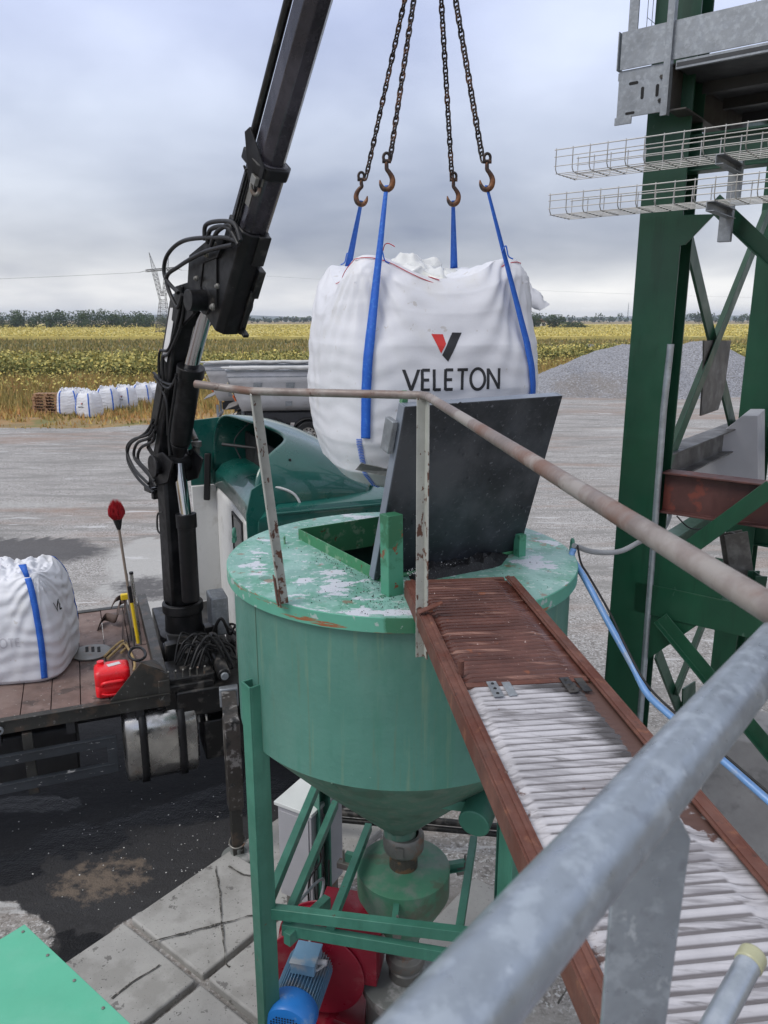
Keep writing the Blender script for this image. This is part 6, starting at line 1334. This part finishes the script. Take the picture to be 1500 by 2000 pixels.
# row of bags at the edge of the field
def field_bag(i, px, py, w_px, rz, lab):
    b = G(px, py, -.04); a = .5 * w_px / 1502 * (b.y * cp + H * sp) / 1.12; bg = Bag(b, a, 1.08 * a / .5, rz, False, i * 2.7, lift=.07, nexp=4.5); t = thing('bulk_bag_in_field', lab, 'bulk bag', b, 'bulk bags lined up at the field edge')
    bg.mesh(60, 40, .10).build('bag_body', M['bag'], t, smooth=70)
    for th in (-3 * math.pi / 4 + .15, -math.pi / 4 - .15): strap_on(bg, th, .03, .98, wdt=.06, off=.012, n=20).build('lifting_strap', M['bluestrap'], t, solid=.006)
    w = MB(); w.tube(spline([bg.pt(-2.2, .98), bg.pt(-2.2, .98) + V(.05, .1, .15), bg.pt(2.2, .98)], 5), .03, 6); w.build('strap_loop', M['bag'], t)
    if i in (1, 3): emblem(bg, 0, .60, .11, t, off=.012); letters(bg, 'VELETON', -.22, .47, .06, .012, M['ink'], t, off=.012, name='letter')
for i, (px, py, wp_, rz, lab) in enumerate([(137, 808, 46, .25, 'leftmost field bag, right beside the stack of pallets'), (176, 813, 46, -.3, 'field bag standing nearest of the row, second from the pallets'), (212, 801, 43, .1, 'field bag with lettering, third from the pallets'), (247, 797, 41, -.1, 'field bag fourth from the pallets'), (279, 791, 40, .2, 'field bag fifth from the pallets, just left of the crane'), (305, 787, 36, 0, 'field bag furthest from the pallets, partly behind the crane boom'), (163, 802, 40, 0, 'field bag tucked behind the two nearest ones')]): field_bag(i, px, py, wp_, rz, lab)
# ============================================================ TIPPER TRAILERS, PALLETS, THINGS ON THE TRUCK BED
def tipper(label, px, py, Y, rz, L_=7.6, seed=0, ochre=False):
    o = AT(px, py, Y); o.z = 0; Xd = V(math.cos(rz), math.sin(rz), 0); Yd = V(-Xd.y, Xd.x, 0)
    t = thing('tipper_trailer', label, 'trailer', o, 'grey tipper trailers parked in the yard'); P = lambda x, y, z: o + Xd * x + Yd * y + V(0, 0, z)
    # side profile: top at z 2.85, belly curving under
    prof = [(.0, 2.85), (-.02, 2.45), (.02, 2.4), (.10, 1.85), (.24, 1.55), (.55, 1.36), (1.25, 1.33), (1.95, 1.36), (2.26, 1.55), (2.40, 1.85), (2.48, 2.4), (2.52, 2.45), (2.5, 2.85)]
    rows = [[P(x0 + (1.0 * (2.85 - z) * .32 if k == 0 else 0), y, z) for y, z in prof] for k, x0 in enumerate((0, 1.2, 2.4, 3.6, L_))]
    bd = MB().grid(rows).build('tub', M['tip_body'], t, smooth=50, solid=.03)
    w = MB()
    for x in (.95, 2.1): 
        w.prism([P(x, -.025, 2.40), P(x + .32, -.025, 2.40), P(x + .18, .20, 1.55), P(x - .05, .20, 1.55)], Yd * -.012)
    w.box(P(L_ / 2, -.03, 2.62), (L_, .03, .03), Xd, Yd); w.box(P(L_ / 2, -.035, 2.83), (L_, .06, .06), Xd, Yd); w.box(P(L_ / 2, 2.53, 2.83), (L_, .06, .06), Xd, Yd)
    w.build('side_frame', M['galv_dull'], bd, bevel=.004)
    MB().box(P(L_ / 2, 1.25, 2.55), (L_ - .2, 2.3, .05), Xd, Yd).build('load', M['tip_dark'], bd)
    w = MB(); w.prism([P(-.03, -.03, 2.86), P(-.03, 2.53, 2.86), P(.38, 2.2, 1.62), P(.38, .3, 1.62)], Xd * .05); tg = w.build('tailgate', M['tip_body'], t, bevel=.01)
    for y, m in ((.45, 'cream'), (1.8, 'cream')): MB().prism([P(.02 - .02, y, 2.35), P(.0, y + .42, 2.35), P(.20, y + .42, 1.95), P(.20, y, 1.95)], Xd * -.02).build('marker_plate', M[m], tg)
    MB().prism([P(.20, .35, 1.9), P(.20, .9, 1.9), P(.30, .9, 1.72), P(.30, .35, 1.72)], Xd * -.03).build('marker_plate', M['orange'], tg)
    if ochre: MB().prism([P(.10, 2.15, 2.6), P(.10, 2.5, 2.6), P(.42, 2.6, 1.45), P(.42, 2.1, 1.45)], Xd * -.03).build('mud_coating', M['ochre'], tg)
    w = MB(); w.prism([P(.35, .2, 1.6), P(.35, 2.3, 1.6), P(-.10, 2.2, 1.42), P(-.10, .3, 1.42)], V(0, 0, .03)); w.build('tail_lip', M['steelgrey'], t, bevel=.003)
    w = MB(); pts = [P(-.15 + (L_ + .1) * k / 14, -.10 + .02 * math.sin(k * 2 + seed), 2.93 + .015 * math.sin(k * 3.1 + seed)) for k in range(15)]; w.tube(pts, [.05 + .03 * abs(math.sin(k * 1.3 + seed)) if 0 < k < 14 else .03 for k in range(15)], 12); tp = w.build('tarpaulin_roll', M['tarp'], t)
    MB().cyl(P(-.45, -.10, 2.92), P(-.1, -.10, 2.92), .022, 10).build('crank_rod', M['galv_dull'], tp)
    w = MB()
    for y in (.75, 1.75): w.box(P(L_ / 2 + .3, y, 1.12), (L_ - .6, .10, .3), Xd, Yd)
    w.box(P(L_ / 2 + .4, .42, 1.10), (L_ - 1.4, .04, .36), Xd, Yd); w.build('chassis', M['tip_dark'], t)
    w = MB(); w.box(P(.45, 1.25, .72), (.10, 2.3, .14), Xd, Yd); w.box(P(.42, .45, .95), (.10, .08, .5), Xd, Yd); w.box(P(.42, 2.0, .95), (.10, .08, .5), Xd, Yd); w.build('rear_bumper', M['galv_dull'], t, bevel=.01)
    for x in (1.55, 2.86, 4.17):
        for y, sd in ((.17, -1), (2.33, 1)):
            c = P(x, y, .50); w = MB(); w.lathe(c, [(.28, -.14), (.46, -.17), (.50, -.14), (.505, 0), (.50, .14), (.46, .17), (.28, .14)], 40, Yd); wh = w.build('wheel', M['rubber'], t)
            MB().lathe(c, [(.29, .13 * sd), (.275, .16 * sd), (.26, .12 * sd), (.17, .10 * sd), (.14, .14 * sd), (.08, .15 * sd), (.0001, .15 * sd)], 36, Yd).build('rim', M['alu'], wh)
            w = MB()
            for k in range(10): a = 2 * math.pi * k / 10; w.lathe(c + Xd * .215 * math.cos(a) + V(0, 0, .215 * math.sin(a)) + Yd * .113 * sd, [(.035, 0), (.035, .006 * sd), (.0001, .007 * sd)], 8, Yd)
            w.build('rim_holes', M['dark'], wh)
            if sd < 0: w = MB(); w.grid([[c + Xd * .60 * math.cos(a) + V(0, 0, .60 * math.sin(a)) + Yd * q for a in np.linspace(.35, math.pi - .35, 14)] for q in (-.2, .25)]); w.build('mudguard', M['rubber'], t, solid=.02)
    return t
tipper('nearer grey tipper trailer with white rimmed wheel behind the truck cab', 447, 860, 27.4, R(7), seed=1, ochre=True)
tipper('farther grey tipper trailer, showing mostly its tail left of the nearer one', 405, 848, 31.0, R(7), seed=2)
# pallets
pb = G(95, 808, -.04)
def pallet():
    t = thing('wooden_pallet', 'lowest wooden pallet of the stack, half sunk in dry grass', 'pallet', pb, 'wooden pallets stacked beside the bags'); L_, W_ = 1.2, .8
    w = MB()
    for k in range(7): w.box(pb + V(-.55 + k * 1.1 / 6, 0, .133), (.11, W_, .022))
    w.build('top_boards', M['pallet'], t)
    w = MB()
    for y in (-.35, 0, .35):
        for x in (-.53, 0, .53): w.box(pb + V(x, y, .07), (.14, .10, .095))
        w.box(pb + V(0, y, .011), (L_, .10, .022))
    w.build('blocks', M['pallet'], t); return t
p0 = pallet()
labs = ['second wooden pallet up from the grass in the stack', 'third wooden pallet up in the stack', 'fourth wooden pallet up, middle of the stack', 'fifth wooden pallet up in the stack', 'sixth wooden pallet up, just under the top one', 'topmost orange brown wooden pallet of the stack']
rnd = random.Random(2)
for k in range(6): copy_tree(p0, loc=pb + V(rnd.uniform(-.06, .06), rnd.uniform(-.04, .04), .147 * (k + 1)), rz=rnd.uniform(-.05, .05) + .06, label=labs[k])
# jerrycan
def jerry():
    c = TR(-.40, .24, 1.348); t = thing('jerrycan', 'red plastic jerrycan with a scrap of tape lying on the truck bed', 'jerrycan', c); X, Y, Z = TU, TV, V(0, 0, 1); w = MB(); rows = []
    a, b = .15, .12
    for z, g in ((0, -.02), (.02, 0), (.10, 0), (.115, -.006), (.13, 0), (.22, 0), (.245, -.008), (.26, -.035), (.262, -.08)):
        sec = rsec(-a - g, a + g, -b - g, b + g, .04); rows.append([c + X * p + Y * q + Z * z for p, q in sec + [sec[0]]])
    w.grid(rows); w.add(rows[-1][:-1], [tuple(range(len(rows[-1]) - 1))]); w.build('can_body', M['jerry'], t, smooth=50)
    MB().tube(spline([c - Y * .118 - X * .09 + Z * .13, c - Y * .155 - X * .07 + Z * .165, c - Y * .155 + X * .07 + Z * .165, c - Y * .118 + X * .09 + Z * .13], 6), .016, 12).build('handle', M['jerry'], t)
    MB().tube(spline([c - Y * .118 - X * .10 + Z * .05, c - Y * .135 - X * .05 + Z * .04, c - Y * .135 + X * .05 + Z * .04, c - Y * .118 + X * .10 + Z * .05], 6), .010, 10).build('moulded_rib', M['jerry'], t)
    MB().box(c + Z * .2645 + X * .02, (.11, .055, .003), X + Y * .3, Y - X * .3).build('tape_scrap', M['white_decal'], t)
    MB().cyl(c - X * .09 + Y * .06 + Z * .25, c - X * .09 + Y * .06 + Z * .285, .03, 16).build('cap', M['jerry'], t)
jerry()
# broom stuck upright
b0, b1 = AT(262, 1225, 7.0), AT(232, 1030, 7.0); t = thing('broom', 'upright broom with a red bristle head tied to the truck headboard', 'broom', b0)
MB().tube([b0, b1], .013, 10).build('stick', M['wood'], t); d = (b1 - b0).normalized(); MB().tube([b1 - d * .02, b1 + d * .05, b1 + d * .09], [.018, .036, .045], 16).build('socket', M['rubber'], t)
n = 900; u = rng.normal(size=(n, 3)); S1, U1, _ = frame_of(d); bp_, tp_ = [], []
w = MB(); rn = random.Random(1)
for k in range(1500):
    a = rn.uniform(0, 2 * math.pi); r = rn.random() ** .5; rd = S1 * math.cos(a) + U1 * math.sin(a); p = b1 + d * .07 + rd * .035 * r; L3 = .20 * (1 - .45 * r ** 2.5) + rn.uniform(-.02, .02)
    m_ = p + d * L3 * .55 + rd * .042 * r; q = p + d * L3 + rd * .040 * r; e = (S1 * rn.uniform(-1, 1) + U1 * rn.uniform(-1, 1)).normalized() * .0016; w.add([p - e, p + e, m_ + e, q, m_ - e], [(0, 1, 2, 3, 4)])
w.build('bristles', M['bristle'], t, smooth=0)
# yellow and grey long tools
def stick(name, label, cat, a, b, Y, r, mats):
    p, q = AT(*a, Y), AT(*b, Y - .02); t = thing(name, label, cat, p)
    for nm, f0, f1, m, k in mats: MB().tube([p.lerp(q, f0), p.lerp(q, f1)], r * k, 10).build(nm, M[m], t, bevel=.001)
stick('yellow_handle_tool', 'yellow handled tool with black grip standing at the truck headboard', 'tool', (270, 1256), (252, 1145), 6.95, .016, [('handle', 0, .72, 'yellow', 1), ('grip', .72, 1, 'rubber', 1.1)])
stick('aluminium_rod', 'straight light aluminium rod standing beside the yellow handled tool', 'rod', (274, 1258), (256, 1117), 7.02, .017, [('rod', 0, .97, 'alu', 1), ('cap', .97, 1, 'rubber', 1.2)])
stick('thin_rod', 'thin grey rod leaning just behind the aluminium one', 'rod', (262, 1262), (247, 1120), 7.08, .011, [('rod', 0, 1, 'steelgrey', 1)])
MB_y = MB().box(AT(245, 1165, 7.15), (.09, .05, .06), TU, TV); setp(MB_y.build('yellow_tape_reel', M['yellow'], bevel=.008, root=AT(245, 1165, 7.15)), 'small yellow reel behind the yellow handled tool', 'reel')
# straps, rope, hoses lying on the deck
def ribbon(name, label, pts, wd_, m, cat):
    P = spline(pts, 8); U_ = V(.3, .3, .9).normalized(); L_ = [p - U_ * wd_ / 2 for p in P]; R_ = [p + U_ * wd_ / 2 for p in P]
    setp(MB().grid([L_, R_]).build(name, M[m], smooth=60, solid=.005, root=pts[0]), label, cat)
D = lambda px, py, z=.03: G(px, py, 1.35 + z)
ribbon('cargo_strap', 'dark brown cargo strap curling on the deck beside the tools', [D(192, 1225), D(205, 1205, .06), D(228, 1208, .1), D(232, 1180, .12), D(246, 1170, .2)], .09, 'strapbrown', 'strap')
ribbon('cargo_strap', 'dark brown strap loop hanging down behind the tools', [D(218, 1185, .25), D(228, 1170, .35), D(244, 1172, .3), D(240, 1230, .1), D(243, 1262, .05)], .06, 'strapbrown', 'strap')
for k, (pts, lab) in enumerate((([(204, 1282), (225, 1262), (240, 1252), (248, 1262), (236, 1275)], 'yellowish rope lying between the jerrycan and the round plate'), ([(210, 1286), (232, 1266), (244, 1258), (262, 1290), (262, 1310)], 'second yellowish rope running to the headboard corner'))):
    setp(MB().tube(spline([D(*q, .03 + .03 * (i == 2)) for i, q in enumerate(pts)], 8), .013, 8).build('rope', M['rope'], root=D(*pts[0])), lab, 'rope')
P = [D(268 + 16 * math.cos(a) * (1 + .05 * math.sin(3 * a)), 1277 + 13 * math.sin(a), .22 + .01 * a) for a in np.linspace(0, 4.2 * math.pi, 60)]
setp(MB().tube(P, .013, 8).build('coiled_hose', M['rubber'], root=P[0]), 'coiled black hose on the truck headboard', 'hose')
pc = D(178, 1274, .008); t = thing('round_plate', 'dark round metal plate with slots lying on the deck by the bag', 'plate', pc); MB().lathe(pc, [(.19, -.006), (.19, .006), (.0001, .010)], 40).build('disc', M['steelgrey'], t)
w = MB()
for k in (-.06, .0, .06): w.box(pc + V(k, .05, .0105), (.03, .13, .003), TU, TV)
w.build('slots', M['dark'], t)
# green sheet metal housing in the lower left corner
g0 = V(-2.08, 3.75, 1.2); g0 = G(48, 1805, 1.2); t = thing('green_sheet_housing', 'bright green sheet metal cover corner in the lower left', 'cover', V(g0.x, g0.y, 0))
gc = g0 + A_ * 1.1 - B_ * .8
MB().box(gc + V(0, 0, -.003), (2.2, 1.6, .006), A_, B_).build('cover_sheet', M['cover'], t, bevel=.002)
MB().box(gc + V(0, 0, -.045), (2.19, 1.59, .075), A_, B_).build('cover_edge', M['green_steel'], t); MB().box(gc + V(0, 0, -.64), (2.0, 1.4, 1.1), A_, B_).build('casing', M['tip_dark'], t)
for k in range(9):
    p = g0 + A_ * (.05 + k * .27) - B_ * .035; MB().lathe(p, [(.009, 0), (.009, .004), (.005, .006), (.0001, .006)], 8).build('bolt', M['steelgrey'], t)
# weeds at the foot of the silo frame
# ------------------------------------------------------------ air
def haze():
    w = MB(); w.bb(-4800, 4800, -300, 5200, -1.06, 45); o = w.build('haze', bpy.data.materials.new('air'), smooth=0); m = o.data.materials[0]; m.use_nodes = True
    nt = m.node_tree; nt.nodes.clear(); v = nt.nodes.new('ShaderNodeVolumePrincipled'); v.inputs['Color'].default_value = (.78, .86, .98, 1); v.inputs['Density'].default_value = .00022; v.inputs['Anisotropy'].default_value = 0
    out = nt.nodes.new('ShaderNodeOutputMaterial'); nt.links.new(v.outputs[0], out.inputs['Volume']); setp(o, 'thin pale haze lying over the fields and far hills', 'haze', kind='stuff')
haze()
